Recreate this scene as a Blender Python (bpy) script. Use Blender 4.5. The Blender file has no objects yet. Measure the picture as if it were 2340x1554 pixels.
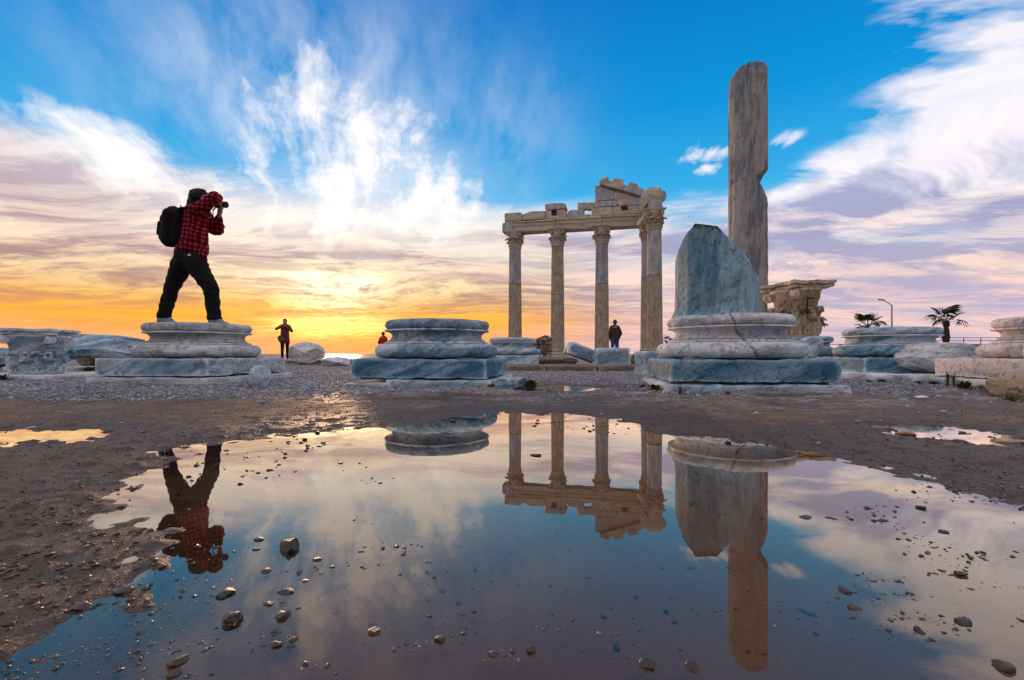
import bpy, bmesh, math, random
import numpy as np
from mathutils import Vector, Matrix, Euler

# ------------------------------------------------------------------ shader graph helpers
class S:
    """a node socket with arithmetic, so that procedural graphs read as formulas"""
    def __init__(s, g, sock): s.g = g; s.k = sock
    def __add__(a, b): return a.g.m('ADD', a, b)
    __radd__ = __add__
    def __sub__(a, b): return a.g.m('SUBTRACT', a, b)
    def __rsub__(a, b): return a.g.m('SUBTRACT', b, a)
    def __mul__(a, b): return a.g.m('MULTIPLY', a, b)
    __rmul__ = __mul__
    def __truediv__(a, b): return a.g.m('DIVIDE', a, b)
    def __rtruediv__(a, b): return a.g.m('DIVIDE', b, a)
    def __pow__(a, b): return a.g.m('POWER', a, b)
    def __neg__(a): return a.g.m('MULTIPLY', a, -1.0)
class G:
    def __init__(self, tree):
        self.t = tree; self.t.nodes.clear()
    def n(self, typ, **kw):
        x = self.t.nodes.new(typ)
        for k, v in kw.items(): setattr(x, k, v)
        return x
    def put(self, sock, v):
        if isinstance(v, S): self.t.links.new(v.k, sock)
        elif v is not None:
            if hasattr(sock.default_value, '__len__') and not hasattr(v, '__len__'): v = (v, v, v)
            if hasattr(sock.default_value, '__len__') and len(sock.default_value) == 4 and len(v) == 3: v = (*v, 1)
            sock.default_value = v
    def m(self, op, a, b=None, c=None, clamp=False):
        x = self.n('ShaderNodeMath', operation=op, use_clamp=clamp)
        self.put(x.inputs[0], a)
        if b is not None: self.put(x.inputs[1], b)
        if c is not None: self.put(x.inputs[2], c)
        return S(self, x.outputs[0])
    def sat(self, a): return self.m('ADD', a, 0.0, clamp=True)
    def mx(self, a, b): return self.m('MAXIMUM', a, b)
    def mn(self, a, b): return self.m('MINIMUM', a, b)
    def ss(self, e0, e1, x):
        r = self.n('ShaderNodeMapRange', interpolation_type='SMOOTHSTEP', clamp=True)
        self.put(r.inputs['Value'], x); self.put(r.inputs['From Min'], e0); self.put(r.inputs['From Max'], e1)
        return S(self, r.outputs[0])
    def ln(self, e0, e1, x, a=0.0, b=1.0):
        r = self.n('ShaderNodeMapRange', clamp=True)
        self.put(r.inputs['Value'], x); self.put(r.inputs['From Min'], e0); self.put(r.inputs['From Max'], e1)
        self.put(r.inputs['To Min'], a); self.put(r.inputs['To Max'], b)
        return S(self, r.outputs[0])
    def xyz(self, v):
        x = self.n('ShaderNodeSeparateXYZ'); self.put(x.inputs[0], v)
        return [S(self, o) for o in x.outputs]
    def vec(self, a, b, c):
        x = self.n('ShaderNodeCombineXYZ')
        for i, v in enumerate((a, b, c)): self.put(x.inputs[i], v)
        return S(self, x.outputs[0])
    def vm(self, op, a, b=None, scale=None):
        x = self.n('ShaderNodeVectorMath', operation=op); self.put(x.inputs[0], a)
        if b is not None: self.put(x.inputs[1], b)
        if scale is not None: self.put(x.inputs['Scale'], scale)
        return S(self, x.outputs[1] if op in ('LENGTH', 'DOT_PRODUCT', 'DISTANCE') else x.outputs[0])
    def map(self, v, loc=(0,0,0), rot=(0,0,0), sc=(1,1,1)):
        x = self.n('ShaderNodeMapping'); self.put(x.inputs[0], v)
        x.inputs[1].default_value = loc; x.inputs[2].default_value = rot; x.inputs[3].default_value = sc
        return S(self, x.outputs[0])
    def noise(self, v, scale=1.0, detail=4.0, rough=0.5, dist=0.0, lac=2.0, col=False, dim='3D'):
        x = self.n('ShaderNodeTexNoise', noise_dimensions=dim); self.put(x.inputs['Vector'], v)
        for k, q in (('Scale', scale), ('Detail', detail), ('Roughness', rough), ('Distortion', dist), ('Lacunarity', lac)): self.put(x.inputs[k], q)
        return S(self, x.outputs['Color' if col else 'Fac'])
    def voro(self, v, scale=1.0, feature='F1', out='Distance', rnd=1.0):
        x = self.n('ShaderNodeTexVoronoi', feature=feature); self.put(x.inputs['Vector'], v)
        self.put(x.inputs['Scale'], scale); self.put(x.inputs['Randomness'], rnd)
        return S(self, x.outputs[out])
    def wave(self, v, scale, dist=0.0, detail=2.0, dscale=1.0, typ='BANDS', dirn='X'):
        x = self.n('ShaderNodeTexWave', wave_type=typ, bands_direction=dirn); self.put(x.inputs['Vector'], v)
        for k, q in (('Scale', scale), ('Distortion', dist), ('Detail', detail), ('Detail Scale', dscale)): self.put(x.inputs[k], q)
        return S(self, x.outputs['Fac'])
    def ramp(self, fac, stops, interp='LINEAR'):
        x = self.n('ShaderNodeValToRGB'); self.put(x.inputs[0], fac)
        x.color_ramp.interpolation = interp
        e = x.color_ramp.elements
        while len(e) < len(stops): e.new(0.5)
        for q, (p, c) in zip(e, stops): q.position = p; q.color = (*c[:3], 1)
        return S(self, x.outputs[0])
    def mix(self, f, a, b, mode='MIX'):
        x = self.n('ShaderNodeMix', data_type='RGBA', blend_type=mode, clamp_factor=True)
        self.put(x.inputs[0], f); self.put(x.inputs[6], a); self.put(x.inputs[7], b)
        return S(self, x.outputs[2])
    def bump(self, h, strength=0.3, dist=0.01, normal=None):
        x = self.n('ShaderNodeBump'); self.put(x.inputs['Strength'], strength); self.put(x.inputs['Distance'], dist)
        self.put(x.inputs['Height'], h)
        if normal is not None: self.put(x.inputs['Normal'], normal)
        return S(self, x.outputs[0])
    def coord(self, which='Object'): return S(self, self.n('ShaderNodeTexCoord').outputs[which])
    def geo(self, which): return S(self, self.n('ShaderNodeNewGeometry').outputs[which])
    def objrand(self): return S(self, self.n('ShaderNodeObjectInfo').outputs['Random'])

def lin(r, g, b):
    f = lambda c: (c/255/12.92) if c/255 <= 0.04045 else ((c/255+0.055)/1.055)**2.4
    return (f(r), f(g), f(b))

# ------------------------------------------------------------------ camera, sky, sun, exposure
SCN = bpy.context.scene
COL = SCN.collection
F, CX, HY, CZ = 1100.0, 1170.0, 809.0, 0.325     # focal length and principal point of the photograph in its own pixels; lens height in m
cam_d = bpy.data.cameras.new('camera'); cam = bpy.data.objects.new('camera', cam_d); COL.objects.link(cam)
cam_d.sensor_width = 36; cam_d.lens = F/2340*36; cam_d.clip_start = 0.02; cam_d.clip_end = 60000
cam_d.shift_y = (HY-777)/2340
cam.location = (0, 0, CZ); cam.rotation_euler = (math.radians(90), 0, 0)
SCN.camera = cam
SCN.view_settings.view_transform = 'Standard'; SCN.view_settings.look = 'None'
SCN.view_settings.exposure = 0.18; SCN.view_settings.gamma = 1.0
SCN.cycles.use_denoising = True
SCN.cycles.use_adaptive_sampling = True; SCN.cycles.adaptive_threshold = 0.02; SCN.cycles.adaptive_min_samples = 10
SCN.cycles.max_bounces = 6; SCN.cycles.diffuse_bounces = 3; SCN.cycles.transparent_max_bounces = 12
SCN.cycles.caustics_reflective = False; SCN.cycles.caustics_refractive = False

SUN_AZ, SUN_EL = math.radians(-20.7), math.radians(3.2)   # azimuth from the view axis (+Y), to the left
W = bpy.data.worlds.new('World'); SCN.world = W; W.use_nodes = True
W.cycles.sampling_method = 'MANUAL'; W.cycles.sample_map_resolution = 512
g = G(W.node_tree)
d = g.coord('Generated')
x, y, z = g.xyz(d)
DEG = 180/math.pi
az = g.m('ARCTAN2', x, y)*DEG
el = g.m('ARCSINE', z)*DEG
ela = g.mx(el, 0.0)
da = az - math.degrees(SUN_AZ)
ada = g.m('ABSOLUTE', da)
# the clear air: physical sky, graded to the deep azure of the photograph
sky = g.n('ShaderNodeTexSky', sky_type='NISHITA', sun_disc=False)
sky.sun_elevation = SUN_EL; sky.sun_rotation = SUN_AZ; sky.air_density = 1.0; sky.dust_density = 0.6; sky.ozone_density = 2.5
azure = g.ramp(ela/90, [(0.0, lin(214,196,205)), (0.07, lin(205,212,226)), (0.135, lin(140,203,234)), (0.20, lin(52,170,228)),
                        (0.29, lin(4,144,214)), (0.40, lin(0,120,198)), (0.60, lin(20,110,185)), (1.0, lin(30,100,170))])
clear = g.mix(0.07, azure, g.vm('SCALE', S(g, sky.outputs[0]), scale=0.10))
# warm belt low over the sea on the sun's side
warm = g.ss(62, 8, ada)
belt = g.ramp(ela/20, [(0.0, lin(236,172,140)), (0.13, lin(244,178,128)), (0.20, lin(255,186,62)), (0.33, lin(255,205,96)), (0.6, lin(252,224,190)), (1.0, lin(240,228,225))])
clear = g.mix(warm*g.ss(17, 5, ela), clear, belt)
# cloud sheet seen in perspective: the direction dropped onto a plane overhead
zz = g.mx(z, 0.0) + 0.085
pl = g.vec(x/zz, y/zz, 0.0)
warp = g.vm('SCALE', g.vm('SUBTRACT', g.noise(pl, 0.55, 2, col=True, dim='2D'), (0.5,0.5,0.5)), scale=1.1)
plw = g.vm('ADD', pl, warp)
st = g.map(plw, rot=(0,0,math.radians(24)), sc=(0.50, 1.05, 1))       # streaks drawn out along one wind direction
n1 = g.noise(st, 1.15, 5, 0.60, dim='2D')
n2 = g.noise(g.map(st, loc=(3.1,7.7,0)), 3.1, 6, 0.66, dim='2D')
n3 = g.noise(g.map(st, loc=(-5.3,2.2,0)), 0.75, 4, 0.58, dim='2D')
fine = g.noise(g.map(plw, loc=(9,4,0)), 6.5, 4, 0.62, dim='2D')
# cirrus fibres fanning out of the sun's quarter
fx, fy = da + 3.0 + (n1 - 0.5)*5.0, el + 4.0
fr = g.m('SQRT', fx*fx + fy*fy); fp = g.m('ARCTAN2', fx, fy)
fan = g.noise(g.vec(fp*3.4 + fr*0.02, fr*0.060, 0.0), 1.7, 5, 0.60, dim='2D')
fan2 = g.noise(g.vec(fp*8.0, fr*0.12, 0.0), 1.6, 3, 0.6, dim='2D')
def blob(a, e, sa, se, tilt=0.0):
    u = az - a; v = el - e
    if tilt:
        c, s_ = math.cos(math.radians(tilt)), math.sin(math.radians(tilt))
        u, v = u*c + v*s_, v*c - u*s_
    u = u*(1/sa); v = v*(1/se)
    return g.m('EXPONENT', -(u*u + v*v))
# upper edge of the low sheet: high on the far left and the far right, low in the middle
edge = (15.6 + g.ss(-17, -47, az)*3.2 + g.ss(21, 46, az)*5.6 - blob(14, 13, 11, 40)*0.5 + blob(-14, 13, 9, 40)*1.0)
low = g.ss(edge + 2.2, edge - 2.2, el + (n1 - 0.5)*9.0 + (n2 - 0.5)*5.0)
lowd = g.sat(low*(0.80 + (n1 - 0.42)*1.9) + low*g.ss(11, 4, el)*0.25)
burst = g.mx(blob(-17.5, 19.5, 11.5, 7.5, 12), blob(-11, 17.5, 8.5, 4.8, 8)*1.05)
burst = g.mx(burst, g.mx(blob(-17, 15.2, 15, 3.6, 4)*0.92, g.mx(blob(-5.5, 16.8, 7, 3.0, -10)*0.72, blob(-26, 21.5, 8, 5.0, 30)*0.45)))
burst = g.mx(burst, blob(-22.5, 26.5, 8.0, 6.0, 35)*0.78)
burst = g.mx(burst, blob(-38, 17.2, 9.5, 2.8, -12)*0.9)
veil = g.mx(blob(-22, 26, 17, 9)*0.38, blob(-2, 24, 8, 7)*0.24)
bd = g.sat(burst*1.32 - 0.30 + (fan - 0.5)*2.3 + (fan2 - 0.5)*1.0 + (n1 - 0.5)*0.9 + (fine - 0.5)*0.7)*g.ss(0.05, 0.35, burst)
bd = g.mx(bd, blob(-19, 14.5, 15, 3.8, 3)*(0.62 + (n1 - 0.5)*1.2))
bd = g.mx(bd, blob(-15.5, 18.0, 10.5, 5.0, 8)*(0.74 + (n1 - 0.5)*1.1 + (fan - 0.5)*0.8))
bd = g.mx(bd, g.sat(veil*(0.35 + (fan - 0.36)*3.2)))
right = g.mx(blob(45.5, 21, 8.5, 7.5, 35), g.mx(blob(47, 29, 8, 8), blob(36, 18.6, 6, 1.7, 10)*0.8))
mack = g.noise(g.map(plw, loc=(1,6,0), rot=(0,0,0.6), sc=(0.8, 1.5, 1)), 3.0, 4, 0.62, dim='2D')
rd = g.sat(right*1.45 - 0.30 + (mack - 0.48)*2.9 + (n3 - 0.5)*1.0)*g.ss(0.08, 0.4, right)
puff = g.mx(blob(21.8, 21.2, 2.6, 0.95), g.mx(blob(22.0, 19.6, 1.5, 0.6)*0.8, blob(29.6, 21.2, 1.6, 0.65, 10)*0.7))
pd = g.sat(puff*1.3 + (fine - 0.5)*3.0 - 0.35)*g.ss(0.05, 0.4, puff)
streak = blob(30.5, 16.2, 7.0, 0.9, 8)
pd = g.mx(pd, g.sat(streak*1.2 + (n2 - 0.5)*3.0 - 0.3)*g.ss(0.05, 0.4, streak))
# colours of the cloud: white up high, cream then amber towards the sun, pink and lilac away from it
hi = lin(250, 246, 248)
lowsun = g.ramp(ela/20, [(0.0, lin(238,176,134)), (0.13, lin(242,180,130)), (0.19, lin(255,186,52)), (0.26, lin(255,202,96)), (0.36, lin(250,214,158)), (0.55, lin(246,222,200)), (1.0, lin(253,248,246))])
lowfar = g.ramp(ela/20, [(0.0, lin(226,186,190)), (0.16, lin(238,200,192)), (0.32, lin(242,208,194)), (0.55, lin(244,220,212)), (1.0, lin(246,240,243))])
adl = g.m('ABSOLUTE', az + 27.0)
lit = g.mix(g.ss(46, 21, adl), lowfar, lowsun)
drksun = g.ramp(ela/20, [(0.0, lin(232,160,118)), (0.15, lin(236,162,84)), (0.26, lin(196,144,110)), (0.40, lin(176,140,136)), (0.65, lin(180,158,166)), (1.0, lin(205,198,212))])
drkfar = g.ramp(ela/20, [(0.0, lin(192,180,200)), (0.25, lin(184,172,194)), (0.6, lin(160,160,192)), (1.0, lin(162,172,206))])
drk = g.mix(g.ss(50, 24, adl), drkfar, drksun)
shade = g.sat(g.ss(0.42, 0.60, n3)*0.38 + g.ss(0.40, 0.62, n2)*0.62 + g.ss(0.44, 0.62, n1)*0.42 + (fine - 0.5)*0.55 - 0.12)
lilac = g.mx(blob(27.5, 11.2, 5.5, 1.0, 4)*0.9, blob(41, 15.5, 7.5, 1.5, 12)*0.95)
lilac = g.mx(lilac, g.mx(blob(45, 11.2, 7, 1.2, 8)*0.75, blob(-18, 11.6, 5.5, 0.75, -3)*0.85))
shade = g.sat(shade + lilac*(0.35 + n2*1.1))
lowcol = g.mix(shade, lit, drk)
allc = g.mix(lowd, clear, lowcol)
allc = g.mix(g.sat(bd*0.97)*g.ss(9, 15, el + (n1-0.5)*6), allc, g.mix(g.ss(24, 13, el), hi, lin(255, 250, 243)))
allc = g.mix(g.mx(rd*0.9, pd*0.9), allc, g.mix((fine-0.3)*0.7, lin(250,242,244), lin(205,208,232)))
allc = g.mix(g.sat(g.mx(blob(-24, 3.7, 30, 1.9), blob(-16, 1.8, 13, 2.4))*(0.85 - shade*0.35)), allc, lin(255, 172, 52))
# the sun behind the sheet: glow brightest where the cloud is thin
# unseen cloud overhead and behind the camera, added to brighten and neutralise the light
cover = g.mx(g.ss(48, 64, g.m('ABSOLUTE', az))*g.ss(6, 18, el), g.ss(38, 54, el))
fill_cloud = g.sat((g.noise(plw, 1.25, 4, 0.6, dim='2D') - 0.31)*4.2)*cover*0.96
allc = g.mix(fill_cloud, allc, g.mix(shade, (1.05, 0.96, 0.90), lin(228,216,218)))
brk = g.ss(0.38, 0.60, n2)*0.75 + g.ss(0.42, 0.60, fine)*0.45
gl = g.mx(blob(-20.6, 3.1, 5.0, 1.0)*1.9, g.mx(blob(-20.3, 7.8, 4.6, 1.4)*1.25, blob(-20.3, 5.6, 4.2, 0.9)*1.0))
halo = blob(-20.5, 6.5, 12, 5.5)*0.42
glow = g.sat(gl*(1.45 - brk*0.95) + halo*(0.75 - brk*0.6))
allc = g.mix(glow, allc, g.mix(g.ss(2.5, 8.0, ela), (1.55, 0.98, 0.24), (1.35, 1.16, 0.78)))
# away from the sunset the low sky is already in the dusk
dusk = g.ss(62, 125, ada)*g.ss(38, 12, el)
allc = g.mix(dusk*0.62, allc, lin(96, 110, 140))
below = g.ss(-0.2, -3.0, el)
allc = g.mix(below, allc, lin(120, 110, 110))
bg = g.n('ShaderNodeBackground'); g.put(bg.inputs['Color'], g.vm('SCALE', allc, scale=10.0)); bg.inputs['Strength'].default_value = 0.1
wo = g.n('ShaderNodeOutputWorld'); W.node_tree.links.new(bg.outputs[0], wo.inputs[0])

sun_d = bpy.data.lights.new('sun', 'SUN'); sun = bpy.data.objects.new('sun', sun_d); COL.objects.link(sun)
sun_d.energy = 2.0; sun_d.angle = math.radians(6); sun_d.color = (1.0, 0.56, 0.30)
sdir = Vector((math.sin(SUN_AZ)*math.cos(SUN_EL), math.cos(SUN_AZ)*math.cos(SUN_EL), math.sin(SUN_EL)))
sun.rotation_euler = sdir.to_track_quat('Z', 'Y').to_euler(); sun.location = sdir*50
# ------------------------------------------------------------------ numeric helpers
def P(px, py, zz=0.0):
    """a point of the photograph on the level zz, in metres"""
    D = (CZ - zz)*F/(py - HY)
    return ((px - CX)/F*D, D)
def PD(px, py, D): return ((px - CX)/F*D, D, CZ + (HY - py)/F*D)

_rng = np.random.RandomState(11)
_perm = np.concatenate([_rng.permutation(256)]*3)
_grad = _rng.normal(size=(256, 3)); _grad /= np.linalg.norm(_grad, axis=1)[:, None]
def perlin(p):
    p = np.asarray(p, float); i = np.floor(p).astype(int); f = p - i; i &= 255
    u = f*f*f*(f*(f*6-15)+10); out = 0.0
    for dx in (0, 1):
        for dy in (0, 1):
            for dz in (0, 1):
                h = _perm[_perm[_perm[i[:, 0]+dx] + i[:, 1]+dy] + i[:, 2]+dz]
                w = (u[:, 0] if dx else 1-u[:, 0])*(u[:, 1] if dy else 1-u[:, 1])*(u[:, 2] if dz else 1-u[:, 2])
                out = out + w*np.einsum('ij,ij->i', _grad[h], f - np.array([dx, dy, dz]))
    return out
def fbm(p, octv=4, gain=0.5):
    p = np.asarray(p, float); a = 1.0; s = 0.0
    for k in range(octv):
        s = s + a*perlin(p*2.03**k + 17.3*k); a *= gain
    return s
def p3(x, y, z=0.0): return np.stack([x, y, np.zeros_like(x) + z], 1)
def sstep(a, b, x):
    t = np.clip((x - a)/(b - a), 0, 1); return t*t*(3-2*t)

def mesh(name, v, f, smooth=True, mat=None):
    me = bpy.data.meshes.new(name)
    v = np.asarray(v, np.float32); 
    if isinstance(f, np.ndarray):
        k = f.shape[1]
        me.vertices.add(len(v)); me.vertices.foreach_set('co', v.ravel())
        me.loops.add(f.size); me.loops.foreach_set('vertex_index', f.astype(np.int32).ravel())
        me.polygons.add(len(f)); me.polygons.foreach_set('loop_start', np.arange(0, f.size, k, dtype=np.int32))
        me.polygons.foreach_set('loop_total', np.full(len(f), k, np.int32))
    else: me.from_pydata([tuple(q) for q in v], [], f)
    me.update(calc_edges=True); me.validate()
    if smooth: me.polygons.foreach_set('use_smooth', np.ones(len(me.polygons), bool))
    if mat: me.materials.append(mat)
    return me
def put(name, me, parent=None, loc=(0,0,0), rot=(0,0,0), mat=None):
    o = bpy.data.objects.new(name, me); COL.objects.link(o)
    o.location = loc; o.rotation_euler = rot
    if parent: o.parent = parent
    if mat and me is not None and not me.materials: me.materials.append(mat)
    return o
def empty(name, loc=(0,0,0), rotz=0.0):
    o = bpy.data.objects.new(name, None); COL.objects.link(o); o.location = loc; o.rotation_euler = (0,0,rotz); o.empty_display_size = 0.1
    return o
def tag(o, label=None, cat=None, group=None, kind=None):
    if label: o['label'] = label
    if cat: o['category'] = cat
    if group: o['group'] = group
    if kind: o['kind'] = kind
    return o
def sharp(me, deg=38):
    """flat shading across real edges, smooth elsewhere"""
    bm = bmesh.new(); bm.from_mesh(me)
    for e in bm.edges:
        if len(e.link_faces) == 2 and e.calc_face_angle(0) > math.radians(deg): e.smooth = False
    bm.to_mesh(me); bm.free(); return me

def grid_faces(nu, nv, wrap=False):
    a = np.arange(nu*nv).reshape(nu, nv)
    if wrap: a = np.concatenate([a, a[:, :1]], 1)
    return np.stack([a[:-1, :-1], a[:-1, 1:], a[1:, 1:], a[1:, :-1]], -1).reshape(-1, 4)
def lathe_arr(prof, seg):
    prof = np.asarray(prof, float); t = np.linspace(0, 2*np.pi, seg, endpoint=False)
    r = prof[:, 0][:, None]; zc = prof[:, 1][:, None]
    v = np.stack([r*np.cos(t), r*np.sin(t), zc + 0*t], -1).reshape(-1, 3)
    f = grid_faces(len(prof), seg, True)
    return v, f
def refine(prof, step):
    out = [prof[0]]
    for a, b in zip(prof, prof[1:]):
        n = max(1, int(math.hypot(b[0]-a[0], b[1]-a[1])/step))
        out += [(a[0]+(b[0]-a[0])*k/n, a[1]+(b[1]-a[1])*k/n) for k in range(1, n+1)]
    return out
_ico = {}
def ico(sub):
    if sub not in _ico:
        bm = bmesh.new(); bmesh.ops.create_icosphere(bm, subdivisions=sub, radius=1)
        v = np.array([q.co[:] for q in bm.verts]); f = np.array([[q.index for q in p.verts] for p in bm.faces]); bm.free()
        _ico[sub] = (v, f)
    return _ico[sub][0].copy(), _ico[sub][1]
_cube = {}
def cubegrid(nx, ny, nz):
    k = (nx, ny, nz)
    if k not in _cube:
        vid = {}; V = []; Fc = []
        def vi(i, j, l):
            if (i, j, l) not in vid: vid[(i, j, l)] = len(V); V.append((2*i/nx-1, 2*j/ny-1, 2*l/nz-1))
            return vid[(i, j, l)]
        for i in range(nx):
            for j in range(ny):
                Fc.append([vi(i,j,0), vi(i,j+1,0), vi(i+1,j+1,0), vi(i+1,j,0)]); Fc.append([vi(i,j,nz), vi(i+1,j,nz), vi(i+1,j+1,nz), vi(i,j+1,nz)])
        for i in range(nx):
            for l in range(nz):
                Fc.append([vi(i,0,l), vi(i+1,0,l), vi(i+1,0,l+1), vi(i,0,l+1)]); Fc.append([vi(i,ny,l), vi(i,ny,l+1), vi(i+1,ny,l+1), vi(i+1,ny,l)])
        for j in range(ny):
            for l in range(nz):
                Fc.append([vi(0,j,l), vi(0,j,l+1), vi(0,j+1,l+1), vi(0,j+1,l)]); Fc.append([vi(nx,j,l), vi(nx,j+1,l), vi(nx,j+1,l+1), vi(nx,j,l+1)])
        _cube[k] = (np.array(V), np.array(Fc))
    return _cube[k][0].copy(), _cube[k][1]
def cut(v, n, dd, rough=0.0, sc=5.0, seed=0.0):
    """break a stone off along a rough plane"""
    n = np.asarray(n, float); n /= np.linalg.norm(n)
    s = v@n - dd
    if rough: s = s - rough*fbm(v*sc + seed, 3)
    return v - np.where(s > 0, s, 0)[:, None]*n
def rock_arr(dims, seed, sub=4, box=3.0, cuts=9, rough=0.05, sc=2.2):
    rs = np.random.RandomState(seed)
    v, f = ico(sub)
    k = (np.abs(v)**box).sum(1)**(1/box); v = v/k[:, None]
    for _ in range(cuts):
        n = rs.normal(size=3); n /= np.linalg.norm(n); v = cut(v, n, rs.uniform(0.62, 0.95), 0.10, 2.0, seed*3.1)
    n3 = v/np.linalg.norm(v, axis=1)[:, None]
    v = v + n3*(rough*fbm(v*sc + seed*7.7, 5, 0.55))[:, None]*2
    v = v*np.asarray(dims)/2
    v[:, 2] -= v[:, 2].min()
    return v, f
def rock(name, dims, loc, rotz, seed, mat, parent=None, sink=0.02, **kw):
    v, f = rock_arr(dims, seed, **kw)
    me = sharp(mesh(name, v, f, True, mat), 30)
    return put(name, me, parent, (loc[0], loc[1], loc[2]-sink), (0, 0, rotz))
def block_arr(dims, seed, cell=0.05, r=0.018, chip=0.035, rough=0.004, big=0.006):
    dims = np.asarray(dims, float)
    n = [max(3, min(40, int(round(q/cell)))) for q in dims]
    v, f = cubegrid(*n); h = dims/2; v = v*h
    # pull the outermost rings in so that the arris is crisp but worn
    rr = r + chip*np.clip(fbm(v*3.1 + seed*5.3, 4, 0.6)*1.6 - 0.10, 0, 1)
    rr = np.minimum(rr, h.min()*0.9)[:, None]
    inner = np.clip(v, -(h - rr), h - rr); dv = v - inner; L = np.linalg.norm(dv, axis=1)[:, None]
    nn = np.where(L > 1e-9, dv/np.maximum(L, 1e-9), 0)
    v = np.where(L > 1e-9, inner + nn*np.minimum(L, rr), v)
    v = v + nn*(rough*fbm(v*14 + seed, 3)[:, None]*2) + nn*(big*fbm(v*2.3 + seed*1.7, 2)[:, None]*2)
    v[:, 2] += h[2]
    return v, f
def block(name, dims, loc, rotz, seed, mat, parent=None, tilt=(0, 0), **kw):
    v, f = block_arr(dims, seed, **kw)
    return put(name, sharp(mesh(name, v, f, True, mat), 45), parent, loc, (tilt[0], tilt[1], rotz))

# ------------------------------------------------------------------ materials
def newmat(name):
    m = bpy.data.materials.new(name); m.use_nodes = True
    return m, G(m.node_tree)
def finish(m, g, color, rough=0.6, normal=None, spec=0.4, **kw):
    b = g.n('ShaderNodeBsdfPrincipled'); g.put(b.inputs['Base Color'], color); g.put(b.inputs['Roughness'], rough)
    b.inputs['Specular IOR Level'].default_value = spec
    if normal is not None: g.put(b.inputs['Normal'], normal)
    for k, v in kw.items(): g.put(b.inputs[k.replace('_', ' ')], v)
    o = g.n('ShaderNodeOutputMaterial'); m.node_tree.links.new(b.outputs[0], o.inputs[0]); return m
def rand_off(g, v):
    r = g.objrand(); return g.vm('ADD', v, g.vec(r*37.0, r*11.0, r*23.0))
def marble(name, pale, vein, stain, tilt=25, vs=1.0, stainamt=0.5, pit=0.5, amt=1.0, lo=0.42, hi=0.58, edge=0.95):
    m, g = newmat(name)
    c = rand_off(g, g.coord('Object'))
    cw = g.vm('ADD', c, g.vm('SCALE', g.vm('SUBTRACT', g.noise(c, 1.7, 4, col=True), (0.5,)*3), scale=0.16))
    s = g.map(g.map(cw, rot=(0.12, math.radians(tilt), 0.2)), sc=(0.50*vs, 0.50*vs, 3.4*vs))
    v1 = g.ss(lo, hi, g.noise(s, 1.5, 6, 0.66)); v2 = g.ss(0.50, 0.60, g.noise(g.map(s, loc=(4,1,7)), 5.2, 5, 0.65))
    col = g.mix(g.sat(v1*0.80 + v2*0.42)*amt, pale, vein)
    grime = g.ss(0.48, 0.62, g.noise(c, 2.4, 7, 0.72)); speck = g.ss(0.55, 0.62, g.noise(c, 24, 5, 0.7)); lich = g.ss(0.60, 0.66, g.noise(g.map(c, loc=(5,9,3)), 8, 6, 0.75))
    col = g.mix(grime*stainamt, col, stain); col = g.mix(speck*0.32, col, tuple(q*0.36 for q in stain))
    col = g.mix(lich*0.30, col, tuple(q*0.30 for q in pale))
    col = g.mix(g.ss(0.35, 0.7, g.noise(c, 75, 4, 0.7))*0.22, col, tuple(q*0.42 for q in pale))
    col = g.mix(g.ss(0.515, 0.60, g.geo('Pointiness'))*edge, col, tuple(min(0.8, q*1.45) for q in pale))      # arrises rubbed bare
    h = g.noise(c, 38, 6, 0.72)*0.5 + g.noise(c, 7, 6, 0.65)*1.0 - g.ss(0.56, 0.66, g.noise(c, 17, 5, 0.65))*pit*1.2
    return finish(m, g, col, 0.62 + 0.25*g.noise(c, 6), g.bump(h, 0.9, 0.026), 0.3)
M = {}
M['marble'] = marble('marble_blue_grey', (0.60, 0.68, 0.73), (0.12, 0.25, 0.35), (0.46, 0.43, 0.38), 24, 1.0, 0.28)
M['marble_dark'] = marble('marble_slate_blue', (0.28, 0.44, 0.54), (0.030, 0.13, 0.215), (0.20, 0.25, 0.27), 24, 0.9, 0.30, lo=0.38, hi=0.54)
M['marble_pale'] = marble('marble_pale', (0.80, 0.79, 0.78), (0.36, 0.44, 0.51), (0.56, 0.47, 0.38), 16, 0.8, 0.45, amt=0.85)
M['marble_grey'] = marble('marble_grey', (0.70, 0.70, 0.69), (0.30, 0.35, 0.40), (0.44, 0.37, 0.29), 8, 0.9, 0.50)
M['marble_pink'] = marble('marble_pinkish', (0.72, 0.665, 0.655), (0.40, 0.405, 0.45), (0.50, 0.40, 0.34), 20, 0.7, 0.40)
M['stub'] = marble('marble_shaft_blue', (0.33, 0.51, 0.60), (0.07, 0.20, 0.28), (0.30, 0.32, 0.28), 84, 1.1, 0.45, edge=0.35)
M['warm'] = marble('stone_warm', (0.66, 0.53, 0.39), (0.43, 0.33, 0.235), (0.20, 0.145, 0.105), 6, 0.5, 0.55, edge=0.15)
M['warm_shaft'] = marble('stone_warm_shaft', (0.66, 0.53, 0.39), (0.37, 0.285, 0.20), (0.19, 0.14, 0.10), 87, 2.6, 0.45, edge=0.1)
M['warm_pale'] = marble('stone_ochre', (0.54, 0.42, 0.29), (0.38, 0.26, 0.15), (0.20, 0.125, 0.065), 70, 0.9, 0.60, 0.9)
M['warm_blue'] = marble('stone_weathered_blue', (0.52, 0.49, 0.45), (0.22, 0.26, 0.31), (0.40, 0.30, 0.21), 84, 0.9, 0.60, edge=0.15)
M['brown'] = marble('stone_brown_grey', (0.43, 0.375, 0.335), (0.135, 0.165, 0.21), (0.13, 0.10, 0.08), 88, 0.75, 0.35, 0.3, edge=0.3)
M['rubble'] = marble('stone_rubble', (0.20, 0.15, 0.11), (0.11, 0.08, 0.06), (0.07, 0.05, 0.035), 20, 1.0, 0.6, 1.0)
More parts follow.
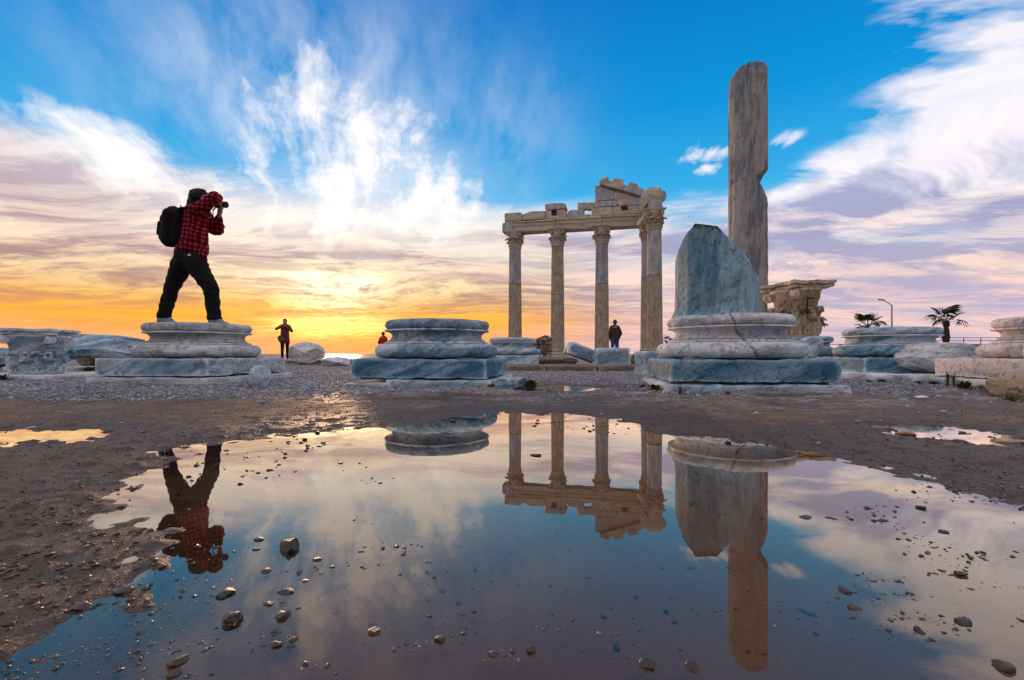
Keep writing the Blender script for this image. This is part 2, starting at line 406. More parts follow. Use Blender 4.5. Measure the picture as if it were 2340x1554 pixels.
M['kerb'] = marble('stone_kerb', (0.27, 0.215, 0.155), (0.16, 0.125, 0.09), (0.11, 0.085, 0.06), 4, 0.8, 0.5, 0.8)
M['wetstone'] = None
def stonemat(name, a, b, rough):
    m, g = newmat(name); c = rand_off(g, g.coord('Object'))
    col = g.mix(g.ss(0.35, 0.65, g.noise(c, 30, 5, 0.6)), a, b); col = g.mix(g.ss(0.5, 0.7, g.objrand()), col, tuple(q*1.5 for q in b))
    return finish(m, g, col, rough, g.bump(g.noise(c, 130, 5, 0.6), 0.5, 0.004), 0.5)
M['wetstone'] = stonemat('wet_stone', (0.014, 0.010, 0.008), (0.040, 0.028, 0.022), 0.45)

def plain(name, col, rough=0.6, spec=0.3, bump=0.0, bs=80, var=0.25, metal=0.0):
    m, g = newmat(name); c = g.coord('Object')
    cc = g.mix(g.noise(c, bs*0.2, 4)*var*2, col, tuple(q*0.45 for q in col))
    return finish(m, g, cc, rough, g.bump(g.noise(c, bs, 4), bump, 0.004) if bump else None, spec, Metallic=metal)

# ------------------------------------------------------------------ the ground, its hollows and the water in them
def sdpoly(x, y, poly):
    """signed distance to a closed outline, negative inside"""
    p = np.asarray(poly, float); d2 = np.full(x.shape, 1e9); ins = np.zeros(x.shape, bool)
    for a, b in zip(p, np.roll(p, -1, 0)):
        ex, ey = b - a; wx, wy = x - a[0], y - a[1]
        t = np.clip((wx*ex + wy*ey)/(ex*ex + ey*ey + 1e-12), 0, 1)
        d2 = np.minimum(d2, (wx - ex*t)**2 + (wy - ey*t)**2)
        c = ((a[1] > y) != (b[1] > y)) & (x < (b[0]-a[0])*(y - a[1])/(b[1]-a[1] + 1e-12) + a[0]); ins ^= c
    return np.where(ins, -1, 1)*np.sqrt(d2)
POND = [P(*q) for q in [(-330,1590),(-60,1500),(80,1450),(190,1405),(300,1368),(350,1345),(325,1292),(285,1220),(250,1165),(235,1125),(300,1085),(385,1052),(430,1024),
        (580,1004),(720,989),(865,976),(1000,957),(1150,945),(1300,947),(1420,962),(1520,992),(1650,1006),(1800,1024),(1900,1042),(2050,1078),(2200,1116),(2345,1168),(2600,1260)]]
POND += [(1.35, 0.35), (1.1, -0.5), (-0.8, -0.5), (-0.75, 0.3)]
POOLS = [[P(*q) for q in [(-160,992),(60,984),(200,988),(262,997),(200,1008),(60,1014),(-160,1022)]],
         [P(*q) for q in [(2010,976),(2130,972),(2230,984),(2300,1000),(2420,1012),(2290,1022),(2150,1008),(2060,996)]],
         [P(*q) for q in [(1245,888),(1300,883),(1390,886),(1405,891),(1340,897),(1260,895)]]]
def height(x, y, detail=True):
    h = 0.014 + 0*x
    h = h + 0.10*sstep(11.0, 15.0, y) - 0.26*sstep(20.5, 25.0, y)
    h = h + 0.28*sstep(22, 27, y)*sstep(-1.8, -0.4, x - 0.0)          # the temple's terrace
    h = h + 0.45*sstep(8.0, 16.0, x)*sstep(9, 26, y)                   # the ground climbs towards the promenade
    coast = 41 + 6*np.sin(x*0.05) + 60*sstep(14, 30, x)
    h = h - 4.0*sstep(0, 3.5, y - coast)
    sd = sdpoly(x, y, POND)
    if detail:
        q = p3(x, y)
        rough_n = fbm(q*3.2, 4)*0.012 + fbm(q*11 + 5, 3)*0.006
        amp = 0.035 + 0.055*sstep(-0.15, -0.45, x)*sstep(1.5, 1.1, y) + 0.06*sstep(0.8, 1.2, x)*sstep(2.2, 1.5, y)
        sd = sd + fbm(q*6.5 + 31, 4, 0.6)*amp
    h = np.where(sd < 1.2, h - 0.014 + np.where(sd > 0, 0.017*np.tanh(sd/0.45), -0.019*np.tanh(-sd/0.30)), h + 0.003)
    for pl_ in POOLS:
        s2 = sdpoly(x, y, pl_)
        if detail: s2 = s2 + fbm(q*6.5 + 71, 4, 0.6)*0.10
        h = np.where(s2 < 0.35, np.minimum(h, 0.014*np.tanh(s2/0.14)), h)
    if detail:
        near = sstep(60, 6, np.hypot(x, y))
        h = h + rough_n*near*(0.62 + 0.6*sstep(2.6, 3.6, y)) + fbm(q*1.1 + 41, 3)*0.016*sstep(2.7, 3.6, y)*near + np.clip(fbm(q*17 + 9, 2) - 0.14, 0, 1)*0.022*near*sstep(-0.16, 0.05, sd)*sstep(3.2, 1.6, y)
    return h
def axis(fine0, fine1, step, lo, hi, gr):
    a = list(np.arange(fine0, fine1, step)); s = step
    while a[-1] < hi: s *= gr; a.append(a[-1] + s)
    s = step; b = [fine0]
    while b[-1] > lo: s *= gr; b.append(b[-1] - s)
    return np.array(b[:0:-1] + a)
gx = axis(-2.3, 2.5, 0.011, -90, 90, 1.035); gy = axis(0.34, 3.0, 0.0085, -60, 95, 1.022)
XX, YY = np.meshgrid(gx, gy, indexing='ij'); fx_, fy_ = XX.ravel(), YY.ravel()
ZZ = height(fx_, fy_)
v = np.stack([fx_, fy_, ZZ], 1); f = grid_faces(len(gx), len(gy))[:, ::-1]
m, g = newmat('ground_mud_and_gravel')
pos = g.geo('Position'); pz = g.xyz(pos)[2]; px_, py_, _ = g.xyz(pos)
nA = g.noise(pos, 0.9, 5, 0.6); nB = g.noise(pos, 7, 5, 0.62); nC = g.noise(pos, 46, 5, 0.65)
dry = g.ramp(nB, [(0.3, (0.215, 0.122, 0.066)), (0.55, (0.345, 0.205, 0.115)), (0.75, (0.46, 0.295, 0.18))])
dry = g.mix(g.ss(0.42, 0.60, nC)*0.65, dry, (0.10, 0.070, 0.052))
grit = g.noise(pos, 150, 3, 0.7)
dry = g.mix(g.ss(0.54, 0.64, grit)*0.7, dry, (0.05, 0.037, 0.03)); dry = g.mix(g.ss(0.42, 0.34, grit)*0.6, dry, (0.46, 0.40, 0.36))
dry = g.mix(g.ss(0.50, 0.64, nA)*0.6, dry, (0.12, 0.075, 0.048))
dry = g.mix(g.ss(0.45, 0.62, g.noise(pos, 28, 3, 0.55))*g.ss(3.0, 4.2, py_ + nA*1.6 - g.ss(0.5, -3.0, px_)*0.9)*0.90, dry, (0.33, 0.37, 0.43))
wet = g.mix(nB, (0.050, 0.030, 0.020), (0.118, 0.072, 0.049))
wet = g.mix(g.ss(0.54, 0.62, grit)*0.6, wet, (0.025, 0.017, 0.013)); wet = g.mix(g.ss(0.40, 0.33, grit)*0.5, wet, (0.24, 0.19, 0.16))
wet = g.mix(g.ss(-0.003, -0.012, pz), wet, g.mix(nB, (0.17, 0.11, 0.076), (0.29, 0.195, 0.138)))     # pale silt settled under the water
wetf = g.ss(0.026, 0.008, pz + (nA - 0.5)*0.022 + (nB - 0.5)*0.008)*g.ss(9, 4, py_)
col = g.mix(wetf, dry, wet)
hgt = nC*0.8 + grit*0.55 + nB*0.7
finish(m, g, col, g.ln(0, 1, wetf, 0.88, 0.52) + (nC - 0.5)*0.25, g.bump(hgt, 0.7, 0.014), 0.25)
M['ground'] = m
ground = put('ground', mesh('ground', v, f, True, m)); tag(ground, 'brown muddy ground with gravel around the ruined column bases', 'ground', kind='structure')

m, g = newmat('puddle_water')
pos = g.geo('Position')
bn = g.bump(g.noise(pos, 5, 2, 0.5)*0.6 + g.noise(pos, 24, 2)*0.12, 0.010, 0.02)
fr = g.n('ShaderNodeFresnel'); fr.inputs['IOR'].default_value = 1.33; g.put(fr.inputs['Normal'], bn)
refl = g.sat(S(g, fr.outputs[0])*2.25 - 0.015)
gl_ = g.n('ShaderNodeBsdfGlossy'); gl_.inputs['Roughness'].default_value = 0.012; g.put(gl_.inputs['Normal'], bn); gl_.inputs['Color'].default_value = (0.99, 0.90, 0.79, 1)
tr = g.n('ShaderNodeBsdfTransparent'); tr.inputs['Color'].default_value = (0.94, 0.83, 0.73, 1)
mxs = g.n('ShaderNodeMixShader'); tl = m.node_tree.links
tl.new(refl.k, mxs.inputs[0]); tl.new(tr.outputs[0], mxs.inputs[1]); tl.new(gl_.outputs[0], mxs.inputs[2])
o_ = g.n('ShaderNodeOutputMaterial'); tl.new(mxs.outputs[0], o_.inputs[0]); M['water'] = m
def sheet(name, x0, x1, y0, y1, zc, mat):
    return put(name, mesh(name, [(x0,y0,zc),(x1,y0,zc),(x1,y1,zc),(x0,y1,zc)], [(0,1,2,3)], True, mat))
tag(sheet('puddle_water', -1.9, 2.45, -1.0, 2.9, 0.0, M['water']), 'still water of the large puddle mirroring the ruins', 'puddle', kind='structure')
for pl_, lab in zip(POOLS, ('small shallow puddle at the left edge of the picture', 'small puddle with pebbles on the right', 'thin shallow puddle on the gravel before the fallen blocks')):
    a = np.array(pl_); 
    x0, y0 = a.min(0) - 0.12; x1, y1 = a.max(0) + 0.12
    tag(sheet('puddle_water', x0, x1, max(y0, 2.95) if lab.startswith('thin') else y0, y1, 0.0005, M['water']), lab, 'puddle', kind='structure')

m, g = newmat('sea_water')
pos = g.geo('Position')
bn = g.bump(g.noise(g.map(pos, sc=(0.35, 1, 1)), 0.5, 5, 0.6), 0.5, 0.5)
finish(m, g, (0.03, 0.06, 0.08), 0.40, bn, 0.4, IOR=1.33)
sea = sheet('sea', -30000, 30000, 30, 40000, -2.2, m); tag(sea, 'calm sea glinting orange under the sunset', 'sea', kind='structure')

# gravel: loose chippings scattered over the ground, too many to count
def scatter(name, xs, ys, sizes, mat, seed, flat=0.6, lift=0.25, level=None):
    rs = np.random.RandomState(seed); n = len(xs)
    bv, bf = ico(1); bv = bv[:, :]
    bv, bf = ico(0) if False else (bv, bf)
    oct_v = np.array([(1,0,0),(-1,0,0),(0,1,0),(0,-1,0),(0,0,1),(0,0,-1)], float)
    oct_f = np.array([(0,2,4),(2,1,4),(1,3,4),(3,0,4),(2,0,5),(1,2,5),(3,1,5),(0,3,5)])
    # a faceted chip: an octahedron with its corners jostled and one mid ring
    base = np.array([(1,0,-.2),(.5,.85,.1),(-.5,.9,-.1),(-1,.05,.15),(-.55,-.8,-.1),(.5,-.85,.1),(.35,.2,.9),(-.4,-.1,.85),(0,0,-.9)], float)
    bfc = np.array([(0,1,6),(1,2,6),(2,7,6),(2,3,7),(3,4,7),(4,5,7),(5,6,7),(5,0,6),(1,0,8),(2,1,8),(3,2,8),(4,3,8),(5,4,8),(0,5,8)])
    q = base[None] + rs.normal(size=(n, 9, 3))*0.16
    sc = np.stack([sizes*rs.uniform(0.7, 1.3, n), sizes*rs.uniform(0.6, 1.0, n), sizes*flat*rs.uniform(0.6, 1.2, n)], 1)/2
    q = q*sc[:, None]
    a = rs.uniform(0, 6.28, n); c, s = np.cos(a)[:, None], np.sin(a)[:, None]
    X = q[..., 0]*c - q[..., 1]*s; Y = q[..., 0]*s + q[..., 1]*c
    zb = height(xs, ys) if level is None else np.maximum(height(xs, ys), level*sizes)
    vv = np.stack([X + xs[:, None], Y + ys[:, None], q[..., 2] + (zb + sc[:, 2]*lift)[:, None]], -1).reshape(-1, 3)
    ff = (bfc[None] + (np.arange(n)*9)[:, None, None]).reshape(-1, 3)
    return put(name, mesh(name, vv, ff, False, mat))
def gravelmat(name, stops, rough):
    m, g = newmat(name); r = g.geo('Random Per Island')
    return finish(m, g, g.mix(g.noise(g.geo('Position'), 90, 3)*0.5, g.ramp(r, stops, 'CONSTANT'), (0.06, 0.05, 0.045)), rough, None, 0.35)
M['gravel'] = gravelmat('gravel_chips', [(0.0, (0.16,0.19,0.24)), (0.22, (0.34,0.41,0.52)), (0.44, (0.30,0.25,0.20)), (0.56, (0.46,0.53,0.62)), (0.76, (0.20,0.25,0.33)), (0.88, (0.56,0.59,0.63)), (0.95, (0.34,0.24,0.17))], 0.7)
M['pebble'] = gravelmat('pebbles_muddy', [(0.0, (0.05,0.034,0.026)), (0.3, (0.12,0.084,0.062)), (0.55, (0.17,0.13,0.105)), (0.75, (0.07,0.056,0.048)), (0.94, (0.36,0.31,0.27))], 0.45)
rs = np.random.RandomState(5)
n = 120000
gyv = np.exp(rs.uniform(np.log(2.75), np.log(16), n)); gxv = rs.uniform(-1.15, 1.15, n)*gyv
dens = 0.42 + 1.5*fbm(p3(gxv, gyv)*0.55 + 3, 3) + 0.55*sstep(-0.6, -2.2, gxv)*sstep(2.9, 3.6, gyv)*sstep(7.5, 4.5, gyv) - 0.75*sstep(4.3, 3.2, gyv)*sstep(-2.2, -0.8, gxv) - 0.55*sstep(3.3, 2.8, gyv) + 0.35*sstep(4.4, 5.2, gyv)
keep = (rs.uniform(0, 1, n) < dens)
gxv, gyv = gxv[keep][:30000], gyv[keep][:30000]
tag(scatter('gravel', gxv, gyv, 0.010 + 0.020*rs.uniform(0, 1, len(gxv))**2.2 + 0.0012*gyv, M['gravel'], 3), 'blue grey stone chippings strewn around the column bases', 'gravel', kind='stuff')
n = 26000
gyv = np.exp(rs.uniform(np.log(0.55), np.log(3.4), n)); gxv = rs.uniform(-1.15, 1.15, n)*gyv
sd = sdpoly(gxv, gyv, POND)
keep = (rs.uniform(0, 1, n) < np.where(sd > 0, 0.16 + 0.6*sstep(0.30, 0.0, sd), 0.50*sstep(-0.22, 0.0, sd) + 0.09)*(0.5 + 1.6*np.abs(fbm(p3(gxv, gyv)*2.2, 3))))
gxv, gyv = gxv[keep], gyv[keep]
tag(scatter('pebbles', gxv, gyv, 0.0022 + 0.011*rs.uniform(0, 1, len(gxv))**4.0, M['pebble'], 4), 'small muddy pebbles scattered round the puddle', 'pebbles', kind='stuff')
n = 15000
gyv = np.exp(rs.uniform(np.log(0.9), np.log(4.6), n)); gxv = rs.uniform(-1.12, 1.12, n)*gyv
sd = sdpoly(gxv, gyv, POND); keep = (sd > 0.0)
gxv, gyv = gxv[keep], gyv[keep]
tag(scatter('grit', gxv, gyv, 0.0022*gyv**0.6 + 0.007*rs.uniform(0, 1, len(gxv))**3.0, M['pebble'], 6), 'fine dark grit strewn over the bare earth', 'grit', kind='stuff')
# half sunk grains breaking the water in the shallows
cl = []
for (px0, px1, py0, py1, n) in ((-60, 470, 1290, 1554, 520), (1950, 2420, 1110, 1460, 300), (420, 1000, 1180, 1554, 130), (1000, 2000, 1380, 1560, 120), (380, 900, 1000, 1110, 90), (1150, 1520, 950, 985, 70), (2000, 2330, 972, 1024, 90)):
    for k in range(n//6):
        cx, cy = rs.uniform(px0, px1), rs.uniform(py0, py1); m_ = rs.randint(3, 10)
        cl += [P(cx + rs.normal()*26, max(930, cy + rs.normal()*7)) for _ in range(m_)]
cl = np.array(cl); sd = sdpoly(cl[:, 0], cl[:, 1], POND)
sz = (0.0035 + 0.013*rs.uniform(0, 1, len(cl))**2.6)*np.clip(cl[:, 1], 0.55, 1.6)
tag(scatter('pebbles', cl[:, 0], cl[:, 1], sz, M['pebble'], 8, 0.55, 0.0, level=-0.02), 'tiny half sunk pebbles breaking the shallow water', 'pebbles', kind='stuff')
n = 260
gyv = np.exp(rs.uniform(np.log(1.5), np.log(7.5), n)); gxv = rs.uniform(-1.1, 1.1, n)*gyv
keep = sdpoly(gxv, gyv, POND) > 0.08
gxv, gyv = gxv[keep], gyv[keep]
tag(scatter('loose_stones', gxv, gyv, (0.014 + 0.035*rs.uniform(0, 1, len(gxv))**2.5)*np.clip(gyv/3, 0.5, 1.2), M['gravel'], 12, 0.6, 0.3), 'loose pebbles lying singly on the bare earth', 'pebbles', kind='stuff')
# ------------------------------------------------------------------ column bases
ROT = math.radians(-8)          # the ruins share one building grid, turned a little clockwise
ZP, ZF = 0.279, 0.079           # tops of plinth and footing
def torus_prof(rin, rout, z0, z1, n=14):
    hh = (z1 - z0)/2; rc = rout - hh
    return [(0.002, z0), (rin, z0)] + [(rc + hh*math.cos(a), (z0+z1)/2 + hh*math.sin(a)) for a in np.linspace(-math.pi/2, math.pi/2, n)] + [(rin, z1), (0.002, z1)]
def lathe_stone(name, prof, seg, seed, mat, parent, rough=0.010, chip=0.05, thr=0.13, crack=None, loc=(0,0,0), cuts=(), sharpdeg=50):
    v, f = lathe_arr(refine(prof, 0.035), seg)
    rad = np.hypot(v[:, 0], v[:, 1]); nx = v[:, :2]/np.maximum(rad, 1e-6)[:, None]
    rim = sstep(0.15, 0.3, rad)
    dsp = rough*fbm(v*9 + seed, 3)*2 - chip*np.clip(fbm(v*2.6 + seed*3.7, 4, 0.6) - thr, 0, 1)*2.2
    if crack:
        a0, slope, w, dep = crack
        th = np.arctan2(v[:, 1], v[:, 0]); off = np.angle(np.exp(1j*(th - a0 - slope*(v[:, 2] - 0.3)))) + 0.03*fbm(v*6 + 2, 2)
        dsp = dsp - dep*np.exp(-(off/w)**2)
    v[:, :2] += nx*(dsp*rim)[:, None]
    for n_, d_, r_ in cuts: v = cut(v, n_, d_, r_, 4.0, seed)
    return put(name, sharp(mesh(name, v, f, True, mat), sharpdeg), parent, loc)
def column_base(X, D, label, seed, mats, rot=ROT, crack=None, plinth=(1.32, 1.32), footing=(1.44, 1.44), dz=0.0, seg=160, fcuts=(), scot_thr=0.22, upper=True, shift=(0,0), split=False):
    e = empty('column_base', (X, D, dz), rot)
    tag(e, label, 'column base', 'ruined marble column bases')
    mu, ms, ml, mp, mf = mats
    if upper: lathe_stone('upper_torus', torus_prof(0.46, 0.557, 0.580, 0.676), seg, seed, mu, e, chip=0.03, crack=crack)
    sc = [(0.002, 0.432), (0.54, 0.432), (0.553, 0.436), (0.553, 0.452), (0.515, 0.456)] + [(0.478 + 0.06*(abs(t))**2.3, 0.512 + 0.054*t) for t in np.linspace(-0.9, 0.95, 9)] + [(0.556, 0.562), (0.558, 0.580-0.003), (0.002, 0.5775)]
    lathe_stone('scotia', sc, seg, seed+1, ms, e, chip=0.05, thr=scot_thr, crack=crack)
    lathe_stone('lower_torus', torus_prof(0.52, 0.655, 0.288, 0.430), seg, seed+2, ml, e, chip=0.03, crack=crack)
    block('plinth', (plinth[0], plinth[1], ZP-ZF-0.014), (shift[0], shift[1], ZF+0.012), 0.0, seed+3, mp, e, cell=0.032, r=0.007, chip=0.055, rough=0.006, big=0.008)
    block('bedding_joint', (plinth[0]-0.12, plinth[1]-0.12, 0.020), (0, 0, ZF-0.004), 0.0, seed+8, M['rubble'], e, cell=0.2, r=0.003, chip=0.0)
    block('bedding_joint', (0.98, 0.98, 0.016), (0, 0, ZP-0.005), 0.0, seed+9, M['rubble'], e, cell=0.2, r=0.003, chip=0.0)
    if split:
        block('footing_slab', (footing[0]*0.70, footing[1], ZF+0.03), (footing[0]*0.15, 0, -0.032), 0, seed+4, mf, e, cell=0.04, r=0.010, chip=0.03)
        block('footing_slab', (footing[0]*0.296, footing[1], ZF*0.62+0.03), (-footing[0]*0.352, 0, -0.032), 0, seed+5, mf, e, cell=0.04, r=0.010, chip=0.03)
    else:
        block('footing_slab', (footing[0], footing[1], ZF+0.03), (0, 0, -0.032), 0, seed+4, mf, e, cell=0.04, r=0.010, chip=0.06, rough=0.007, big=0.010)
    return e
mb, md, mp_ = M['marble'], M['marble_dark'], M['marble_pale']
def XD(px, D): return ((px-CX)/F*D, D)
BASES = {}
BASES['photographer'] = column_base(*XD(456, 5.77), 'marble column base the photographer in the plaid shirt stands on', 10, (M['marble_grey'], M['marble_grey'], M['marble_grey'], mb, M['marble_grey']), plinth=(1.34, 1.34), footing=(1.46, 1.46))
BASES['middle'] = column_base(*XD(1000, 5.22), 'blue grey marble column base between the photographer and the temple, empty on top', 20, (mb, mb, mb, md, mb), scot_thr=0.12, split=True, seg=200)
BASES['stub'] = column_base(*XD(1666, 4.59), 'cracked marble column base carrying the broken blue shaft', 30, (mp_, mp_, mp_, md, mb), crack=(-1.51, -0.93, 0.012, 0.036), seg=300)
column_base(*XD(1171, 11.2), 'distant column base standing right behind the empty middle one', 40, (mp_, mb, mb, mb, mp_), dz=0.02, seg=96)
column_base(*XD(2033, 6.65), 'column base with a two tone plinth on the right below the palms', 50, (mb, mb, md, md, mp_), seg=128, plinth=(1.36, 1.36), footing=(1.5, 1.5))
column_base(*XD(1832, 10.0), 'column base carrying the ochre leaf capital', 60, (mb, mb, md, mb, mb), seg=96)
column_base(5.30, 4.55, 'pinkish pale column base cut off by the right edge of the picture', 70, (M['marble_pink'], M['marble_pink'], M['marble_pink'], M['marble_pink'], mp_), seg=128, plinth=(1.42, 1.42), footing=(1.62, 1.5))

# the broken shaft on the cracked base
def shaft_arr(r0, r1, z0, z1, seg, rows, flutes=24, depth=0.012, wear=1.0, seed=0, capn=6, flat=0.5):
    zs = np.linspace(z0, z1, rows); t = np.linspace(0, 2*np.pi, seg, endpoint=False)
    prof = [(r0*k/capn + 0.001, z0) for k in range(capn)] + [(r0 + (r1-r0)*(q-z0)/(z1-z0), q) for q in zs] + [(r1*k/capn + 0.001, z1) for k in range(capn-1, -1, -1)]
    v, f = lathe_arr(prof, seg)
    th = np.arctan2(v[:, 1], v[:, 0]); rad = np.hypot(v[:, 0], v[:, 1])
    fl = np.abs(np.sin(th*flutes/2))**flat                         # sharp arrises between round hollows
    w = np.clip(0.55 + fbm(p3(np.cos(th)*1.2, np.sin(th)*1.2, v[:, 2]*0.5) + seed, 3)*2.2*wear, 0, 1) if wear else 1.0
    side = sstep(r1*0.8, r1*0.97, rad)
    k = 1 - side*(depth*fl*w)/np.maximum(rad, 0.05) + side*0.006*fbm(v*7 + seed, 3)
    v[:, :2] *= k[:, None]
    return v, f
v, f = shaft_arr(0.495, 0.478, 0.0, 1.02, 240, 64, flutes=18, depth=0.030, wear=1.0, seed=3.3, capn=14)
fl_ = sstep(0.075, 0.0, v[:, 2]); v[:, :2] *= (1 + 0.055*fl_)[:, None]          # the foot of the shaft spreads
azs = math.atan2(496, 1100); T = np.array([math.cos(azs), -math.sin(azs), 0]); Vw = np.array([-math.sin(azs), -math.cos(azs), 0])
v = cut(v, T*0.97 + Vw*0.16, 0.215, 0.025, 3, 2.0)
v = cut(v, T*0.88 + Vw*0.10 + np.array([0,0,0.46]), 0.385, 0.025, 3, 5.0)
v = cut(v, T*0.757 + Vw*0.14 + np.array([0,0,0.653]), 0.480, 0.025, 3, 6.0)
v = cut(v, T*0.50 + Vw*0.16 + np.array([0,0,0.85]), 0.700, 0.025, 3, 8.0)
v = cut(v, T*0.25 + Vw*0.16 + np.array([0,0,0.95]), 0.790, 0.025, 3, 18.0)
v = cut(v, -T*0.86 + np.array([0,0,0.50]), 0.705, 0.025, 3, 9.0)
v = cut(v, -T*0.55 - Vw*0.1 + np.array([0,0,0.83]), 0.80, 0.025, 3, 19.0)
v = cut(v, np.array([0,0,1.0]), 0.850, 0.025, 3, 12.0)
bx_, by_ = XD(1666, 4.59)
stub = put('broken_column_shaft', sharp(mesh('broken_column_shaft', v, f, True, M['stub']), 34), None, (bx_, by_, 0.6765), (0,0,0))
tag(stub, 'jagged blue grey stump of a fluted column shaft on the cracked base', 'column shaft')

# the tall lone column: two drums, a bite out of the right side at the joint
tc = empty('tall_column', (*XD(1709, 13.05), 0.0)); tag(tc, 'tall lone brown grey column with a notch in its right side', 'column')
aza = math.atan2(539, 1100); T = np.array([math.cos(aza), -math.sin(aza), 0]); Vw = np.array([-math.sin(aza), -math.cos(aza), 0]); UP = np.array([0,0,1.0])
zj = 5.0
v, f = shaft_arr(0.497, 0.488, 0.45, zj-0.004, 192, 110, 16, 0.032, 1.0, 1.1, 10)
v = cut(v, T*0.90 + UP*0.42, 0.90*0.22 + 0.42*zj, 0.05, 3, 1.0)
v = cut(v, T*0.99 + Vw*0.1, 0.468, 0.06, 1.6, 4.0)
put('lower_drum', sharp(mesh('lower_drum', v, f, True, M['brown']), 40), tc)
v, f = shaft_arr(0.488, 0.478, zj+0.004, 8.00, 192, 80, 16, 0.030, 1.0, 7.1, 10)
v = cut(v, T*0.74 - UP*0.67, 0.74*0.22 - 0.67*zj, 0.04, 3, 2.0)
v = cut(v, -T*0.60 + UP*0.80, 0.80*7.93 + 0.60*0.20, 0.02, 2, 6.0)
v = cut(v, -T*0.10 + UP*0.995, 0.995*7.96, 0.02, 2, 7.0)
v = cut(v, T*0.60 + UP*0.80, 0.80*7.96 + 0.60*0.44, 0.02, 2, 8.0)
put('upper_drum', sharp(mesh('upper_drum', v, f, True, M['brown']), 40), tc)
lathe_stone('upper_torus', torus_prof(0.46, 0.557, 0.355, 0.45), 64, 3, mb, tc)
lathe_stone('lower_torus', torus_prof(0.5, 0.655, 0.16, 0.352), 64, 4, mb, tc)
block('plinth', (1.32, 1.32, 0.17), (0,0,-0.012), ROT, 5, mb, tc, cell=0.08)

# ------------------------------------------------------------------ Corinthian capitals
def leaf_arr(h, w, curl, seed, R=0.4, nu=14, nv=11, lobes=4.0):
    """an acanthus leaf: stands up, then rolls outward at the tip; lobed edge, ribs"""
    V = []
    for i in range(nu):
        t = i/(nu-1)
        zc = h*(t if t < 0.75 else 0.75 + (t-0.75)*0.75 - max(0, t-0.88)*2.2)
        out = 0.05*h*math.sin(t*2.5) + curl*h*max(0, t-0.55)**1.6*3.0
        ww = w*(0.72 + 0.40*math.sin(t*math.pi*0.85))*(1 + 0.16*math.sin(t*lobes*2*math.pi))*(1.0 if t < 0.85 else 1 - (t-0.85)*3.0)
        for j in range(nv):
            s = 2*j/(nv-1) - 1
            rib = 0.035*h*math.cos(s*math.pi*3.0)*(1-abs(s)*0.3)
            a_ = s*ww/2/R; ro = R + out + 0.09*w*(1-s*s) + rib
            V.append((ro*math.sin(a_), R - ro*math.cos(a_), zc - 0.05*h*abs(s)*t))
    v = np.array(V); n = len(v)
    v2 = v.copy(); v2[:, 1] += 0.05*h
    ff = [list(map(int, q)) for q in grid_faces(nu, nv)] + [list(map(int, q[::-1] + n)) for q in grid_faces(nu, nv)]
    a = np.arange(nu*nv).reshape(nu, nv)
    ring = list(a[0]) + list(a[1:, -1]) + list(a[-1, -2::-1]) + list(a[-2:0:-1, 0])
    ff += [[int(ring[(k+1) % len(ring)]), int(ring[k]), int(ring[k] + n), int(ring[(k+1) % len(ring)] + n)] for k in range(len(ring))]
    vv = np.concatenate([v, v2]); vv += 0.02*h*np.stack([fbm(vv*9/h*0.5 + seed + 3*k, 3) for k in range(3)], 1)
    return vv, ff
def volute_arr(r, w):
    seg = 26; V = []; ff = []
    for k in range(seg):
        a = k/seg*2.4*2*math.pi; rr = r*(1 - 0.80*k/seg); th = r*0.20*(1-0.4*k/seg)
        cx, cz = rr*math.cos(a), rr*math.sin(a)
        for dx, dy in ((-1,-1),(1,-1),(1,1),(-1,1)):
            V.append(((rr+dx*th)*math.cos(a), dy*w/2, (rr+dx*th)*math.sin(a)))
    for k in range(seg-1):
        for j in range(4): ff.append([4*k+j, 4*k+(j+1) % 4, 4*k+4+(j+1) % 4, 4*k+4+j])
    ff += [[3,2,1,0], [4*(seg-1)+j for j in range(4)]]
    return np.array(V), ff
def capital_meshes(rb, H, half, mat, seed, worn, curl=1.0):
    """bell, leaves, volutes, abacus; rb radius at the foot, half the half width of the abacus"""
    R = {}
    prof = [(0.002, 0), (rb*1.02, 0), (rb*1.06, H*0.03), (rb*0.98, H*0.06), (rb*0.98, H*0.40), (rb*1.08, H*0.62), (rb*1.22, H*0.80), (rb*1.30, H*0.86), (0.002, H*0.86)]
    v, f = lathe_arr(refine(prof, H*0.05), 64)
    v[:, :2] *= (1 + worn*0.06*fbm(v*7/H + seed, 4))[:, None]
    R['bell'] = mesh('bell', v, f, True, mat)
    R['leaf'] = [mesh('leaf', *leaf_arr(H*hh, rb*ww, cu*curl*(1-0.3*worn), seed+k, rb), True, mat) for k, (hh, ww, cu) in enumerate(((0.38, 0.76, 0.60), (0.34, 0.72, 0.40), (0.64, 0.72, 0.55), (0.58, 0.66, 0.35)))]
    R['volute'] = mesh('volute', *volute_arr(H*0.095, rb*0.30), False, mat)
    n = 14; top = []
    s = np.linspace(-1, 1, n)
    side = np.stack([s*half*0.92, -half*(0.80 + 0.20*s*s)], 1)
    pts = np.concatenate([np.stack([side[:-1, 0]*c - side[:-1, 1]*sn, side[:-1, 0]*sn + side[:-1, 1]*c], 1) for c, sn in ((1,0),(0,1),(-1,0),(0,-1))])
    lev = [(0.80, H*0.858), (0.92, H*0.875), (0.955, H*0.915), (0.90, H*0.925), (1.0, H*0.94), (1.0, H*0.995), (0.97, H), (0.6, H), (0.05, H)]
    V = np.concatenate([np.concatenate([pts*k, np.full((len(pts), 1), zq)], 1) for k, zq in lev])
    V[:, :2] *= (1 + worn*0.10*fbm(V*4/H + seed*2, 4, 0.6))[:, None]; V[:, 2] += worn*0.03*H*fbm(V*5/H + seed*5, 3)*sstep(0, half, np.hypot(V[:, 0], V[:, 1]))
    ff = grid_faces(len(lev), len(pts), True)
    R['abacus'] = sharp(mesh('abacus', V, ff, True, mat), 40)
    return R
